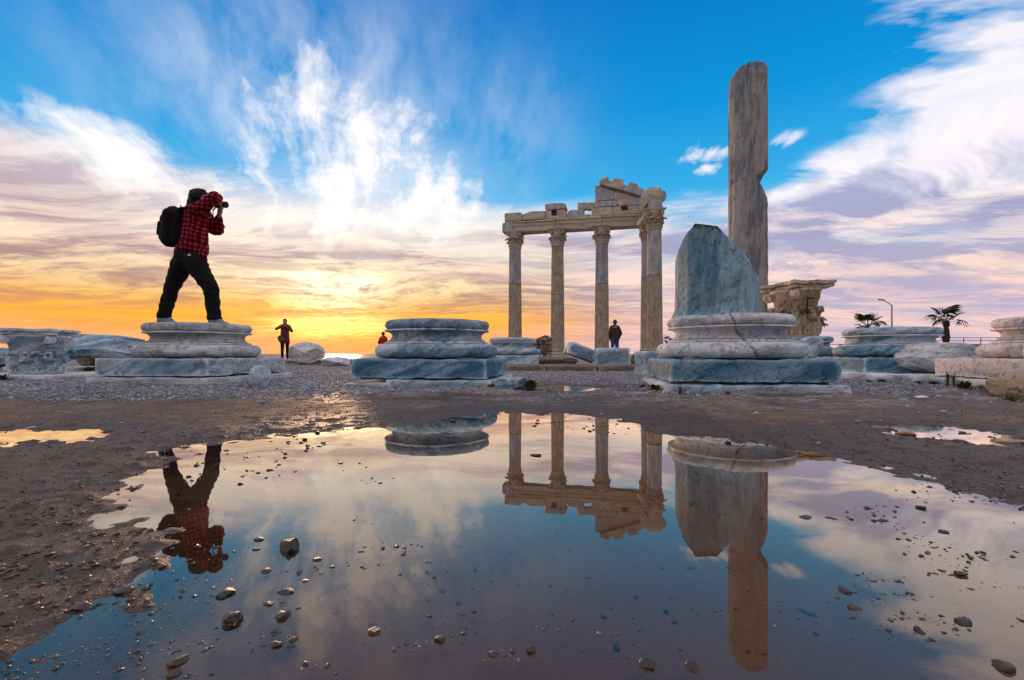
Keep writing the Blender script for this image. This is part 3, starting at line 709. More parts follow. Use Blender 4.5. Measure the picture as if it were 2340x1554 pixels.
def capital_parts(parent, R, rb, H, half, z0=0.0, worn=0.5, seed=0, rot=0.0, skip=0.0, vols=range(8)):
    rs = random.Random(seed)
    put('bell', R['bell'], parent, (0,0,z0), (0,0,rot))
    for row in (0, 1):
        for k in range(8):
            if rs.random() < skip: continue
            a = rot + (k + 0.5*row)*math.pi/4
            hh = R['leaf'][row*2 + (1 if rs.random() < worn else 0)]
            rr = rb*(1.04 if row == 0 else 1.00)
            put('leaf', hh, parent, (math.sin(a)*rr, -math.cos(a)*rr, z0 + H*0.035), (rs.uniform(-.04,.04), 0, a))
    for k in range(4):
        a = rot + (k + 0.5)*math.pi/2
        for s in (-1, 1):
            if rs.random() < skip or 2*k + (s > 0) not in vols: continue
            o = put('volute', R['volute'], parent, (math.sin(a)*half*0.93 , -math.cos(a)*half*0.93, z0 + H*0.755), (0, 0, a + math.pi/2 + s*0.30))
    put('abacus', R['abacus'], parent, (0,0,z0), (0,0,rot))
# ochre capital on its base, right of the tall column
cp = empty('leaf_capital', (*XD(1821, 10.0), 0.677)); cp.rotation_euler = (0.0, -0.035, 0)
tag(cp, 'ochre carved leaf capital with a rusty iron clamp on its face', 'capital')
capital_parts(cp, capital_meshes(0.37, 1.12, 0.525, M['warm_pale'], 5, 1.0, 0.42), 0.37, 1.12, 0.525, worn=0.5, seed=2, rot=0.22, skip=0.04, vols=(4, 5, 6, 7))
rust = plain('rusty_iron', (0.035, 0.022, 0.018), 0.8, 0.2, 0.4, 60)
def boxes(name, L, mat, parent=None, bev=0.0):
    bm = bmesh.new()
    for c, s, r in L:
        mt = Matrix.Translation(c) @ Euler(r).to_matrix().to_4x4() @ Matrix.Diagonal((*s, 1))
        bmesh.ops.create_cube(bm, size=1, matrix=mt)
    if bev: bmesh.ops.bevel(bm, geom=bm.edges[:], offset=bev, segments=1, affect='EDGES')
    me = bpy.data.meshes.new(name); bm.to_mesh(me); bm.free(); me.materials.append(mat)
    return put(name, me, parent)
azc = math.atan2(656, 1100)
cl = boxes('iron_clamp', [((0,0,0.14),(0.028,0.03,0.30),(0,0.07,0)), ((0.055,0,0.285),(0.12,0.03,0.026),(0,0.10,0)), ((0.04,0,0.14),(0.07,0.03,0.022),(0,0.05,0)), ((0.02,0,0.0),(0.075,0.03,0.024),(0,-0.05,0))], rust, cp)
cl.location = (-0.09, -0.53, 0.46); cl.rotation_euler = (0.10, 0, -0.536)

# grey capital standing on a slab at the left edge
g_cap = empty('leaf_capital', (*XD(86, 6.55), 0.060)); tag(g_cap, 'grey carved leaf capital on a slab at the left edge', 'capital')
capital_parts(g_cap, capital_meshes(0.26, 0.60, 0.355, M['marble'], 15, 1.0, 0.8), 0.26, 0.60, 0.355, worn=0.4, seed=7, rot=0.35, skip=0.05)

# ------------------------------------------------------------------ slabs, kerbs and fallen stones
def slab(name, px0, px1, D0, D1, z0, z1, seed, mat, label, cat='stone slab', rot=ROT, grp=None, **kw):
    D = (D0+D1)/2; x0, x1 = (px0-CX)/F*D, (px1-CX)/F*D
    o = block(name, (x1-x0, D1-D0, z1-z0), ((x0+x1)/2, D, z0), rot, seed, mat, None, **kw)
    return tag(o, label, cat, grp)
slab('stone_slab', -70, 226, 5.95, 7.2, -0.03, 0.060, 101, mp_, 'long low marble slab under the grey leaf capital', rot=math.radians(-4), cell=0.06)
slab('stone_slab', 60, 300, 9.3, 10.2, -0.04, 0.085, 102, mp_, 'pale kerb slab in front of the hollow broken block', rot=0.02, cell=0.08)
# hollow broken cornice block on two feet
hb = empty('broken_cornice', (*XD(205, 9.9), 0.08), 0.12); tag(hb, 'broken cornice block with dark hollows beneath, behind the grey capital', 'stone block', 'broken architrave blocks')
v, f = rock_arr((2.6, 1.1, 0.52), 205, 5, 5.0, 8, 0.05, 2.0); v[:, 2] = v[:, 2]*1.0 + 0.12 - 0.10*sstep(0.2, 1.3, v[:, 0])
put('cornice', sharp(mesh('cornice', v, f, True, mb), 30), hb)
for k, (xx, ww) in enumerate(((-1.05, 0.45), (0.02, 0.30), (1.02, 0.4))): rock('foot', (ww, 0.5, 0.24), (xx, -0.1, 0), 0.2*k, 220+k, M['kerb'], hb, sink=0.02, sub=3)
tag(rock('stone_block', (1.3, 0.9, 0.50), (*XD(330, 12.2), 0.10), 0.1, 231, mb, box=5.0, sub=4), 'grey stone block just left of the photographer base, far back', 'stone block')
tag(rock('stone_block', (1.5, 0.9, 0.42), (*XD(-10, 9.6), 0.05), 0.1, 233, mb, box=5.0, sub=4), 'flat grey block behind the grey capital at the very left', 'stone block')
tag(rock('white_stone', (0.20, 0.17, 0.225), (*XD(595, 4.66), 0.005), 0.5, 241, mp_, box=2.4, cuts=5, sub=4, rough=0.03), 'upright white egg shaped stone leaning by the photographer base', 'stone')
tag(rock('boulder', (0.90, 0.75, 0.64), (*XD(701, 12.6), 0.06), 0.2, 252, mp_, box=2.3, cuts=6, sub=5, rough=0.035), 'round pale boulder beside the woman in the purple dress', 'boulder')
tag(rock('flat_stone', (0.68, 0.5, 0.24), (*XD(768, 11.9), 0.03), -0.1, 253, mp_, box=2.6, cuts=6, sub=4), 'flat pale stone lying right of the round boulder', 'stone')
kb = [(640, 700, 13.0), (700, 762, 13.1), (762, 840, 13.0)]
for k, (a, b, D) in enumerate(kb):
    slab('kerb_stone', a+1, b-1, D, D+0.5, 0.02, 0.165, 260+k, M['kerb'], ('rough kerb stone at the feet of the woman', 'rough kerb stone behind the round boulder', 'rough kerb stone behind the flat pale stone')[k], 'kerb stone', rot=0, grp='kerb stones by the sea', cell=0.08)
tag(rock('stone_chunk', (0.29, 0.22, 0.145), (*XD(1168, 4.18), 0.0), 0.25, 272, mb, box=4.0, cuts=8, sub=4), 'angular marble chunk at the right foot of the middle base', 'stone', 'chunks beside the middle base')
tag(rock('stone_chunk', (0.20, 0.16, 0.10), (*XD(1172, 4.62), 0.06), -0.3, 276, mb, box=2.6, cuts=6, sub=4, sink=0.05), 'smaller rounded marble chunk behind the angular one, middle base', 'stone', 'chunks beside the middle base')
tag(rock('stone_chunk', (0.19, 0.15, 0.035), (*XD(1238, 4.22), 0.0), -0.1, 277, M['kerb'], box=2.6, cuts=6, sub=3, sink=0.0), 'low brown stone lying right of the green tuft', 'stone', 'chunks beside the middle base')
# stepped course of long stones before the temple
for k, (a, b) in enumerate(((1158, 1243), (1245, 1351), (1353, 1482))):
    slab('step_stone', a, b, 8.75, 10.0, -0.02, 0.118, 280+k, M['kerb'], ('left stone of the brown step before the temple', 'middle stone of the brown step before the temple', 'right stone of the brown step before the temple')[k], 'step stone', rot=0.0, grp='step stones before the temple', cell=0.06, r=0.02, chip=0.06)
tag(block('fallen_block', (0.86, 0.7, 0.27), (*XD(1330, 11.1), 0.20), 0.1, 291, mb, None, (0, 0.36), cell=0.05, r=0.03, chip=0.10, big=0.03), 'fallen marble block tilted on end left of the man', 'fallen block', 'fallen blocks before the temple')
tag(block('fallen_block', (0.74, 0.6, 0.37), (*XD(1397, 10.6), 0.085), -0.06, 294, mb, None, (0, -0.03), cell=0.05, r=0.04, chip=0.12, big=0.03), 'fallen moulded marble block in front of the man', 'fallen block', 'fallen blocks before the temple')
tag(rock('low_rock', (1.1, 0.5, 0.20), (*XD(1268, 10.9), 0.07), 0.0, 296, M['kerb'], box=3.5, sub=4), 'low brown rock under the tilted fallen block', 'stone')
tag(rock('round_rock', (0.32, 0.3, 0.36), (*XD(1462, 9.6), 0.05), 0.3, 297, M['rubble'], box=2.6, cuts=5, sub=4), 'dark rounded rock left of the cracked base', 'stone')
tag(block('stone_block', (0.30, 0.3, 0.38), (*XD(1480, 7.4), -0.01), 0.25, 298, mb, None, cell=0.04, r=0.02, chip=0.06), 'small upright marble block tucked behind the cracked base, left side', 'stone block')
tag(rock('stone_chunk', (0.22, 0.25, 0.24), (*XD(1848, 5.3), 0.28), 0.3, 299, mb, box=5.0, cuts=5, sub=4, sink=0.002), 'marble chunk lodged behind the right end of the cracked base', 'stone')
# a low kerb of marble slabs from the two tone base to the right edge
for k, (a, b, D) in enumerate(((1905, 1962, 5.75), (1964, 2052, 5.55), (2054, 2160, 5.3))):
    slab('kerb_slab', a, b, D, D+0.62, -0.02, 0.10-0.008*k, 310+k, mp_, ('first pale kerb slab right of the cracked base', 'middle pale kerb slab before the two tone base', 'pale kerb slab below the big slanting boulder')[k], 'kerb slab', rot=ROT*0.9, grp='pale kerb slabs on the right', cell=0.05, r=0.012, chip=0.05)
tag(rock('boulder', (0.92, 0.7, 0.41), (*XD(2146, 5.85), 0.08), -0.25, 321, M['marble_grey'], box=2.8, cuts=9, sub=5, rough=0.03), 'big slanting veined boulder between the two right hand bases', 'boulder')
tag(rock('tan_rock', (0.42, 0.34, 0.235), (*XD(2345, 3.35), 0.0), 0.2, 325, M['warm_pale'], box=2.8, cuts=8, sub=5, rough=0.035), 'tan rock on the gravel cut by the right edge', 'stone')
tag(rock('tan_rock', (0.42, 0.4, 0.62), (*XD(2402, 3.75), 0.0), 0.6, 329, M['marble_pale'], box=3.0, cuts=8, sub=5, rough=0.035), 'tall pale rock standing at the right edge behind the tan one', 'stone')
# ------------------------------------------------------------------ the standing corner of the temple
C1 = np.array([0.22, 34.3]); U = np.array([math.cos(math.radians(-13)), math.sin(math.radians(-13))])
COLS = [C1 + U*3.04*k for k in range(4)] + [np.array([8.64, 29.2])]
ZT = 0.10                                     # the terrace under the columns
TROT = math.radians(-13)
# terrace blocks
tb = empty('temple_terrace', (4.5, 33.3, 0)); tag(tb, 'low stone course the temple columns stand on', 'terrace')
for k in range(5):
    p = C1 + U*(3.04*k*0.95 - 0.9); block('course_block', (2.82, 2.4, 0.42), (p[0]-4.5+0.6, p[1]-33.3, ZT-0.42), TROT, 400+k, M['kerb'], tb, cell=0.25, r=0.03, chip=0.08)
for k in range(2):
    p = COLS[4] + np.array([0.1, 0.4 + 2.2*k]); block('course_block', (2.2, 2.15, 0.40), (p[0]-4.5, p[1]-33.3, ZT-0.405), TROT, 410+k, M['kerb'], tb, cell=0.25, r=0.03, chip=0.08)
capT = capital_meshes(0.42, 1.12, 0.66, M['warm'], 21, 0.6)
tbase = {'plinth': sharp(mesh('plinth', *block_arr((1.32, 1.32, 0.18), 3, cell=0.15, r=0.03, chip=0.05), True, M['warm']), 45)}
for nm, pr in (('lower_torus', torus_prof(0.5, 0.65, 0.18, 0.33, 8)), ('scotia', [(0.002, 0.33), (0.56, 0.33), (0.52, 0.36), (0.53, 0.42), (0.56, 0.44), (0.002, 0.44)]), ('upper_torus', torus_prof(0.45, 0.56, 0.44, 0.54, 8))):
    v, f = lathe_arr(pr, 48); tbase[nm] = mesh(nm, v, f, True, M['warm'])
ZC = 7.80                                     # top of the shaft, foot of the capital
specs = [(5.20, 'warm_shaft', 'warm_blue', 'leftmost temple column with a smooth blue grey upper shaft'),
         (4.35, 'warm_shaft', 'warm_shaft', 'second temple column from the left, fluted and joined at mid height'),
         (5.0, 'warm_shaft', 'warm_blue', 'third temple column from the left, next to the man'),
         (5.3, 'warm_shaft', 'warm_blue', 'temple column half hidden behind the front corner column'),
         (5.0, 'warm_shaft', 'warm_blue', 'front corner column of the temple, nearest and widest')]
for k, (zj, m0, m1, lab) in enumerate(specs):
    c = empty('temple_column', (COLS[k][0], COLS[k][1], ZT), TROT); tag(c, lab, 'column', 'standing temple columns')
    for nm in ('plinth', 'lower_torus', 'scotia', 'upper_torus'): put(nm, tbase[nm], c)
    rz = lambda q: 0.49 - 0.075*max(0, (q-0.54)/(ZC-0.54))**1.3
    v, f = shaft_arr(rz(0.5), rz(zj), 0.54, zj-0.012, 144, 20, 24, 0.055, 0.0, k*3.0, 3, 0.7)
    put('shaft_drum', sharp(mesh('shaft_drum', v, f, True, M[m0]), 60), c)
    v, f = shaft_arr(rz(zj)*(0.985 if m1 != m0 else 1.0), rz(ZC), zj+0.012, ZC-0.10, 144, 20, 24, 0.055 if m1 == m0 else 0.02, 0.0 if m1 == m0 else 1.0, k*3.0+1, 3, 0.7)
    put('shaft_drum', sharp(mesh('shaft_drum', v, f, True, M[m1]), 60), c)
    v, f = lathe_arr([(0.002, ZC-0.10), (0.43, ZC-0.10), (0.455, ZC-0.07), (0.455, ZC-0.03), (0.43, ZC), (0.002, ZC)], 48)
    put('neck_ring', mesh('neck_ring', v, f, True, M['warm']), c)
    capital_parts(c, capT, 0.42, 1.12, 0.66, ZC, 0.5, 30+k)
ZA = ZT + ZC + 1.12                           # underside of the architrave
# blocks of the entablature: outlines on the facade plane, each with its own depth
def fac(cx, cy):
    px, py = 1120 + cx/4.857, 380 + cy/4.857
    kx = (px - CX)/F; s = (kx*C1[1] - C1[0])/(U[0] - kx*U[1]); p = C1 + U*s
    return s, CZ + (HY - py)/F*p[1]
ent = empty('temple_entablature', (C1[0], C1[1], ZA), TROT); tag(ent, 'broken stone beam and gable corner resting on the temple columns', 'entablature')
def prism(name, pts, thick, back, mat, parent, loc=(0,0,0), bev=0.035, seed=0):
    """an outlined block: pts (along, up), its front face at -thick+back"""
    bm = bmesh.new(); rs = random.Random(seed)
    fr_ = [bm.verts.new((a, back - thick, b)) for a, b in pts]
    fc = bm.faces.new(fr_); fc.normal_update()
    r_ = bmesh.ops.extrude_face_region(bm, geom=[fc])
    for q in r_['geom']:
        if isinstance(q, bmesh.types.BMVert): q.co.y = back + rs.uniform(-0.03, 0.03)
    bmesh.ops.recalc_face_normals(bm, faces=bm.faces[:])
    bmesh.ops.bevel(bm, geom=bm.edges[:], offset=bev, segments=1, affect='EDGES', clamp_overlap=True)
    bmesh.ops.triangulate(bm, faces=[q for q in bm.faces if len(q.verts) > 4])
    for q in bm.verts: q.co += Vector((rs.uniform(-1,1), rs.uniform(-1,1), rs.uniform(-1,1)))*0.012
    me = bpy.data.meshes.new(name); bm.to_mesh(me); bm.free(); me.materials.append(mat)
    return put(name, me, parent, loc)
w_, b_ = M['warm'], M['warm_blue']
BL = [('architrave_block', [(150,655),(195,636),(267,629),(267,742),(150,750)], b_, 0.9),
      ('architrave_block', [(272,628),(500,618),(735,600),(735,726),(272,752)], w_, 0.9),
      ('architrave_block', [(738,600),(1243,568),(1243,700),(738,726)], w_, 0.9),
      ('architrave_block', [(1246,570),(1700,543),(1700,672),(1246,700)], w_, 0.9),
      ('frieze_block', [(172,535),(352,525),(362,535),(366,614),(172,630)], w_, 0.8),
      ('frieze_block', [(370,548),(460,515),(620,508),(620,600),(370,612)], w_, 0.8),
      ('frieze_block', [(622,500),(688,498),(688,566),(748,563),(748,494),(845,490),(845,592),(622,602)], w_, 0.8),
      ('frieze_block', [(618,437),(700,428),(800,422),(845,435),(858,488),(622,498)], b_, 0.85),
      ('frieze_block', [(858,535),(890,497),(1045,490),(1050,545),(1122,545),(1122,574),(858,584)], b_, 0.75),
      ('frieze_block', [(975,410),(1072,404),(1072,478),(975,488)], w_, 0.6),
      ('frieze_block', [(1078,407),(1165,405),(1198,440),(1150,472),(1078,482)], w_, 0.6),
      ('frieze_block', [(1128,478),(1358,465),(1358,562),(1128,572)], w_, 0.85),
      ('frieze_block', [(1362,465),(1458,461),(1458,510),(1528,506),(1528,458),(1638,453),(1638,540),(1362,560)], w_, 0.85),
      ('frieze_block', [(1170,412),(1395,390),(1418,425),(1412,456),(1300,464),(1170,474)], b_, 0.8),
      ('gable_block', [(1168,228),(1215,232),(1385,288),(1385,385),(1168,408)], b_, 0.8),
      ('gable_block', [(1388,290),(1575,348),(1575,450),(1425,458),(1420,425),(1390,385)], w_, 0.8),
      ('gable_block', [(1578,348),(1712,368),(1712,446),(1578,450)], b_, 0.8),
      ('frieze_block', [(1642,455),(1725,447),(1725,538),(1642,545)], w_, 0.85),
      ('raking_cornice', [(1212,228),(1228,180),(1316,142),(1322,192),(1368,198),(1374,164),(1480,180),(1484,214),(1498,240),(1470,296)], w_, 1.05),
      ('raking_cornice', [(1474,296),(1500,244),(1535,244),(1540,206),(1640,230),(1646,262),(1704,288),(1690,346),(1640,350)], b_, 1.05)]
for k, (nm, pts, mt, th) in enumerate(BL):
    q = [fac(*p) for p in pts]
    prism(nm, [(a, b - ZA) for a, b in q], th, 0.45, mt, ent, seed=k)
# fillets that band the architrave
for (c0, c1) in (((272,648),(735,622)), ((738,622),(1243,592)), ((1246,592),(1700,566))):
    for dz_, pr_ in ((0.0, 0.07), (-0.26, 0.035)):
        a, b = fac(*c0), fac(*c1)
        prism('architrave_fillet', [(a[0]+0.03, a[1]-ZA+dz_), (b[0]-0.03, b[1]-ZA+dz_), (b[0]-0.03, b[1]-ZA+dz_+0.07), (a[0]+0.03, a[1]-ZA+dz_+0.07)], pr_+0.12, -0.33, w_, ent, bev=0.01)
# stones closing the two square sockets from behind
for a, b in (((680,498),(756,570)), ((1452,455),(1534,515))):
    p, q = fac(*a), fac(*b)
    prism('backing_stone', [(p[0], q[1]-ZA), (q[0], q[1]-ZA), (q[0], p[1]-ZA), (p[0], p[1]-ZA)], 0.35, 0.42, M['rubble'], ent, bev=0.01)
# the return towards the front corner column
inv = Matrix.Rotation(-TROT, 3, 'Z')
d4, d5 = COLS[3], COLS[4]; mid = (d4 + d5)/2; dv = d5 - d4
loc = inv @ Vector((mid[0]-C1[0], mid[1]-C1[1], 0)); ang = math.atan2(dv[1], dv[0]) - TROT
v, f = block_arr((np.linalg.norm(dv)+0.55, 0.86, 0.80), 77, cell=0.12, r=0.02, chip=0.08)
put('architrave_return', sharp(mesh('architrave_return', v, f, True, w_), 45), ent, (loc.x, loc.y, 0.004), (0, 0, ang))
v, f = block_arr((np.linalg.norm(dv)+0.15, 0.80, 0.62), 78, cell=0.12, r=0.03, chip=0.12)
put('frieze_return', sharp(mesh('frieze_return', v, f, True, w_), 45), ent, (loc.x, loc.y, 0.81), (0, 0, ang))
def frontpoly(pts, D, thick, mt, nm, seed):
    q = []
    for cx, cy in pts:
        px, py = 1120 + cx/4.857, 380 + cy/4.857
        q.append(((px-CX)/F*D, CZ + (HY-py)/F*D))
    x0 = sum(a for a, b in q)/len(q)
    lo = inv @ Vector((x0-C1[0], D-C1[1], 0))
    o = prism(nm, [(a-x0, b-ZA) for a, b in q], thick, thick, mt, ent, bev=0.05, seed=seed)
    o.location = (lo.x, lo.y, 0); o.rotation_euler = (0, 0, -TROT)
frontpoly([(1768,470),(1778,400),(1805,368),(1890,372),(1922,440),(1905,510),(1768,522)], 28.75, 1.1, b_, 'corner_block', 50)
frontpoly([(1712,300),(1722,258),(1880,242),(1886,300),(1872,365),(1790,372),(1722,440)], 28.95, 1.0, w_, 'corner_block', 51)
frontpoly([(1878,268),(1944,262),(1966,315),(1952,365),(1922,382),(1878,366)], 29.0, 0.9, b_, 'corner_block', 52)
frontpoly([(1692,600),(1700,540),(1765,478),(1765,520),(1740,610)], 29.4, 1.4, w_, 'corner_block', 53)

# rubble wall stump behind the distant base
rw = empty('rubble_wall', (*XD(1236, 26), -0.1)); tag(rw, 'brown rubble masonry stump between the first two temple columns', 'wall')
rs = random.Random(9)
v, f = rock_arr((1.15, 0.9, 1.38), 500, 5, 5.0, 5, 0.07, 3.0)
put('masonry_core', sharp(mesh('masonry_core', v, f, True, M['rubble']), 30), rw)
rkm = [sharp(mesh('rubble_stone', *rock_arr((0.26, 0.2, 0.18), 510+k, 2, 2.6, 5), True, M['rubble']), 30) for k in range(4)]
for k in range(34):
    row = k // 5; put('rubble_stone', rkm[k % 4], rw, (-0.50 + 0.24*(k % 5) + rs.uniform(-.05,.05), -0.40 + rs.uniform(-.06,.06), row*0.185 + rs.uniform(-.03,.03)), (rs.uniform(-.3,.3), rs.uniform(-.3,.3), rs.uniform(0,6)))

# ------------------------------------------------------------------ stones standing in the puddle
stones = [(665,1252,58,0.75,'largest dark angular stone standing in the puddle'), (533,1418,48,0.6,'dark rounded stone in the puddle left of a lone lump, lower left'),
  (647,1407,42,0.5,'brown lump of stone in the puddle below the largest stone'), (515,1357,52,0.28,'flat pale topped stone half sunk in the puddle, lower left'),
  (652,1352,42,0.25,'flat stone half sunk straight below the largest stone'), (405,1514,46,0.45,'craggy stone at the bottom left of the puddle'),
  (1475,1520,46,0.5,'dark stone at the bottom centre right of the puddle'), (1580,1524,42,0.55,'two tone stone at the bottom below the column reflection'),
  (2205,1422,42,0.35,'dark stone in the shallow water, lower right'), (2072,993,44,0.35,'red brown stone lying in the small right hand puddle'), (282,1353,40,0.5,'dark stone on the muddy left bank')]
few = [(608, 1306, 30, 0.3, 'small flat stone just left below the largest stone'),
  (615, 1380, 26, 0.3, 'small stone between the two flat half sunk stones'),
  (697, 1328, 20, 0.3, 'tiny stone right below the largest stone'),
  (725, 1279, 24, 0.3, 'small flat stone right of the largest stone'),
  (760, 1296, 15, 0.3, 'tiny stone farthest right of the largest stone'),
  (590, 1233, 26, 0.35, 'low stone directly left of the largest stone'),
  (585, 1256, 20, 0.3, 'tiny stone left of the largest stone, the nearer of two'),
  (395, 1541, 36, 0.4, 'stone touching the bottom edge below the craggy one'),
  (632, 1474, 32, 0.45, 'left one of a pair of stones at the lower left'),
  (670, 1462, 24, 0.5, 'right one of a pair of stones at the lower left'),
  (697, 1519, 22, 0.4, 'small stone at the bottom right of the pair'),
  (855, 1445, 34, 0.4, 'low stone at the bottom left of centre, alone'),
  (1005, 1462, 34, 0.4, 'flat lump at the bottom centre, left one'),
  (1214, 1488, 32, 0.6, 'upright two faced stone at the bottom centre'),
  (1127, 1495, 30, 0.3, 'flat stone left of the upright bottom one'),
  (1930, 1350, 34, 0.35, 'upper one of two stones right of the column reflection'),
  (1952, 1389, 32, 0.3, 'lower one of two stones right of the column reflection'),
  (2100, 1442, 30, 0.4, 'pale small stone left of the lower right dark stone'),
  (2195, 1313, 36, 0.35, 'dark stone in the right shallows above the lower right one'),
  (2290, 1524, 46, 0.5, 'stone in the bottom right corner of the puddle'),
  (185, 1390, 42, 0.5, 'lumpy stone on the lower left mud bank'),
  (140, 1400, 30, 0.4, 'smaller stone left of the lumpy bank stone'),
  (550, 1106, 15, 0.4, 'small stone right of the photographer reflection, nearer'),
  (590, 1081, 13, 0.4, 'small stone right of the photographer reflection, farther'),
  (697, 1005, 13, 0.6, 'middle one of three pebbles in the golden reflection'),
  (725, 990, 13, 0.6, 'farthest of three pebbles in the golden reflection'),
  (699, 1031, 10, 0.5, 'nearest of three pebbles in the golden reflection'),
  (1225, 1041, 32, 0.2, 'flat clod between the first two column reflections'),
  (1035, 963, 24, 0.4, 'dark stone on the far rim in the middle base reflection'),
  (1105, 955, 11, 0.6, 'tiny stone on the far rim right of the middle base reflection'),
  (1240, 946, 13, 0.6, 'tiny stone at the farthest rim of the puddle'),
  (1665, 1013, 18, 0.6, 'little dark stone at the rim before the cracked base'),
  (2105, 1161, 24, 0.35, 'small stone in the pink shallows at the right'),
  (1840, 1182, 34, 0.12, 'left flat mud clod in the right shallows'),
  (1900, 1184, 26, 0.12, 'right flat mud clod in the right shallows'),
  (2155, 1216, 28, 0.25, 'low stone in the right shallows below the pink patch'),
  (2200, 990, 16, 0.5, 'small grey pebble in the small right hand puddle')]
M['redstone'] = stonemat('red_brown_stone', (0.13, 0.05, 0.035), (0.20, 0.09, 0.06), 0.4)
def water_stone(px, py, w, hr, seed, label, grp):
    zq = 0.0
    X, Y = P(px, py, zq); W_ = w/F*Y*0.92
    o = rock('stone', (W_, W_*0.85, W_*hr*0.95), (X, Y, 0), seed*1.7, seed, M['redstone'] if 'red brown' in label else M['wetstone'], sub=3, cuts=13, box=3.2, rough=0.09, sink=W_*hr*0.33)
    g_ = float(height(np.array([X]), np.array([Y]))[0])
    if g_ > 0.004: o.location.z = g_ - W_*hr*0.3
    return tag(o, label, 'stone', grp)
for k, (a, b, w, hr, lab) in enumerate(stones): water_stone(a, b, w, hr, 600+k, lab, 'stones standing in and by the puddle')
for k, (a, b, w, hr, lab) in enumerate(few): water_stone(a, b, w, hr, 640+k, lab, 'small stones in the puddle')
for k, (a, b, w) in enumerate(((120, 1134, 46), (72, 1148, 40))):
    X, Y = P(a, b, 0.012); W_ = w/F*Y
    tag(rock('pale_stone', (W_, W_*0.5, W_*0.22), (X, Y, float(height(np.array([X]), np.array([Y]))[0])), 0.5, 700+k, M['kerb'], sub=3, sink=0.006), ('long pale flat stone on the muddy left bank', 'shorter pale flat stone lying left of the long one, left bank')[k], 'stone')
# ------------------------------------------------------------------ people
def hull(bm, a, ra, b, rb, n=10):
    t = bmesh.new()
    for p, r in ((a, ra), (b, rb)):
        rr = r if hasattr(r, '__len__') else (r, r, r)
        bmesh.ops.create_uvsphere(t, u_segments=n+4, v_segments=n, radius=1, matrix=Matrix.Translation(p) @ Matrix.Diagonal((*rr, 1)))
    bmesh.ops.convex_hull(t, input=t.verts[:])
    me = bpy.data.meshes.new('tmp'); t.to_mesh(me); t.free(); bm.from_mesh(me); bpy.data.meshes.remove(me)
def flesh(name, bones, mat, parent, voxel=0.012, smooth=6, wrinkle=0.0, seed=0, wsc=12, loc=None):
    """one continuous surface grown round tapered bones"""
    bm = bmesh.new()
    for a, ra, b, rb in bones: hull(bm, Vector(a), ra, Vector(b), rb)
    bmesh.ops.triangulate(bm, faces=bm.faces[:])
    me = bpy.data.meshes.new(name); bm.to_mesh(me); bm.free()
    o = bpy.data.objects.new(name, me); COL.objects.link(o)
    r = o.modifiers.new('r', 'REMESH'); r.mode = 'VOXEL'; r.voxel_size = voxel
    s = o.modifiers.new('s', 'SMOOTH'); s.iterations = smooth; s.factor = 0.5
    dg = bpy.context.evaluated_depsgraph_get(); me2 = bpy.data.meshes.new_from_object(o.evaluated_get(dg))
    o.modifiers.clear(); o.data = me2; bpy.data.meshes.remove(me); me2.name = name
    if wrinkle:
        n = len(me2.vertices); co = np.zeros(n*3, np.float32); no = np.zeros(n*3, np.float32)
        me2.vertices.foreach_get('co', co); me2.vertices.foreach_get('normal', no)
        co = co.reshape(-1, 3); no = no.reshape(-1, 3)
        w = fbm(co*np.array([wsc, wsc, wsc*1.8]) + seed, 3)
        co = co + no*(w*wrinkle)[:, None]; me2.vertices.foreach_set('co', co.astype(np.float32).ravel()); me2.update()
    me2.polygons.foreach_set('use_smooth', np.ones(len(me2.polygons), bool)); me2.materials.clear(); me2.materials.append(mat)
    o.parent = parent
    return o
SKIN = plain('skin', (0.42, 0.24, 0.16), 0.5, 0.35, 0, 30, 0.1)
HAIR = plain('dark_hair', (0.010, 0.006, 0.005), 0.6, 0.2, 0.6, 160, 0.3)
def cloth(name, col, bs=300): return plain(name, col, 0.85, 0.15, 0.5, bs, 0.3)
m, g = newmat('red_black_plaid')
c = g.vm('ADD', g.coord('Object'), g.vm('SCALE', g.noise(g.coord('Object'), 7, 3, col=True), scale=0.085))
c = g.map(c, rot=(0, math.radians(-8), math.radians(20)))
cx_, cy_, cz_ = g.xyz(c)
def band(q, per, wid): 
    fr2 = g.m('FRACT', q*(1/per)); return g.ss(wid, wid+0.10, g.m('ABSOLUTE', fr2 - 0.5))
bxn = band(cx_*0.8 + cy_*0.6, 0.052, 0.22); bzn = band(cz_, 0.052, 0.22)
pl_c = g.mix(bxn*0.5 + bzn*0.5, (0.008, 0.003, 0.005), (0.30, 0.008, 0.022)); pl_c = g.mix(g.ss(0.5, 0.9, bxn*bzn), pl_c, (0.62, 0.02, 0.04))
pl_c = g.mix(g.ss(0.5, 0.9, (1-bxn)*(1-bzn)), pl_c, (0.012, 0.005, 0.007))
PLAID = finish(m, g, pl_c, 0.85, g.bump(g.noise(g.coord('Object'), 200, 3), 0.3, 0.003), 0.15)
BLACK = cloth('black_denim', (0.014, 0.011, 0.012)); NYLON = plain('black_nylon', (0.009, 0.007, 0.009), 0.8, 0.12, 0.6, 220, 0.3)
GREYSHOE = plain('grey_shoe_mesh', (0.26, 0.30, 0.34), 0.7, 0.3, 0.4, 200, 0.25); SOLE = plain('white_sole', (0.75, 0.78, 0.80), 0.6, 0.3)
DP = 5.77
ROOT = empty('person', (*XD(450, DP), 0.676)); RO = Vector(ROOT.location)
def Q(cx, cy, dy=0.0):
    px, py = 320 + cx/4.316, 400 + cy/4.316
    D = DP + dy
    return Vector(((px-CX)/F*D, D, CZ + (HY-py)/F*D)) - RO
tag(ROOT, 'photographer in a red plaid shirt and black trousers aiming a camera on the column base', 'person')
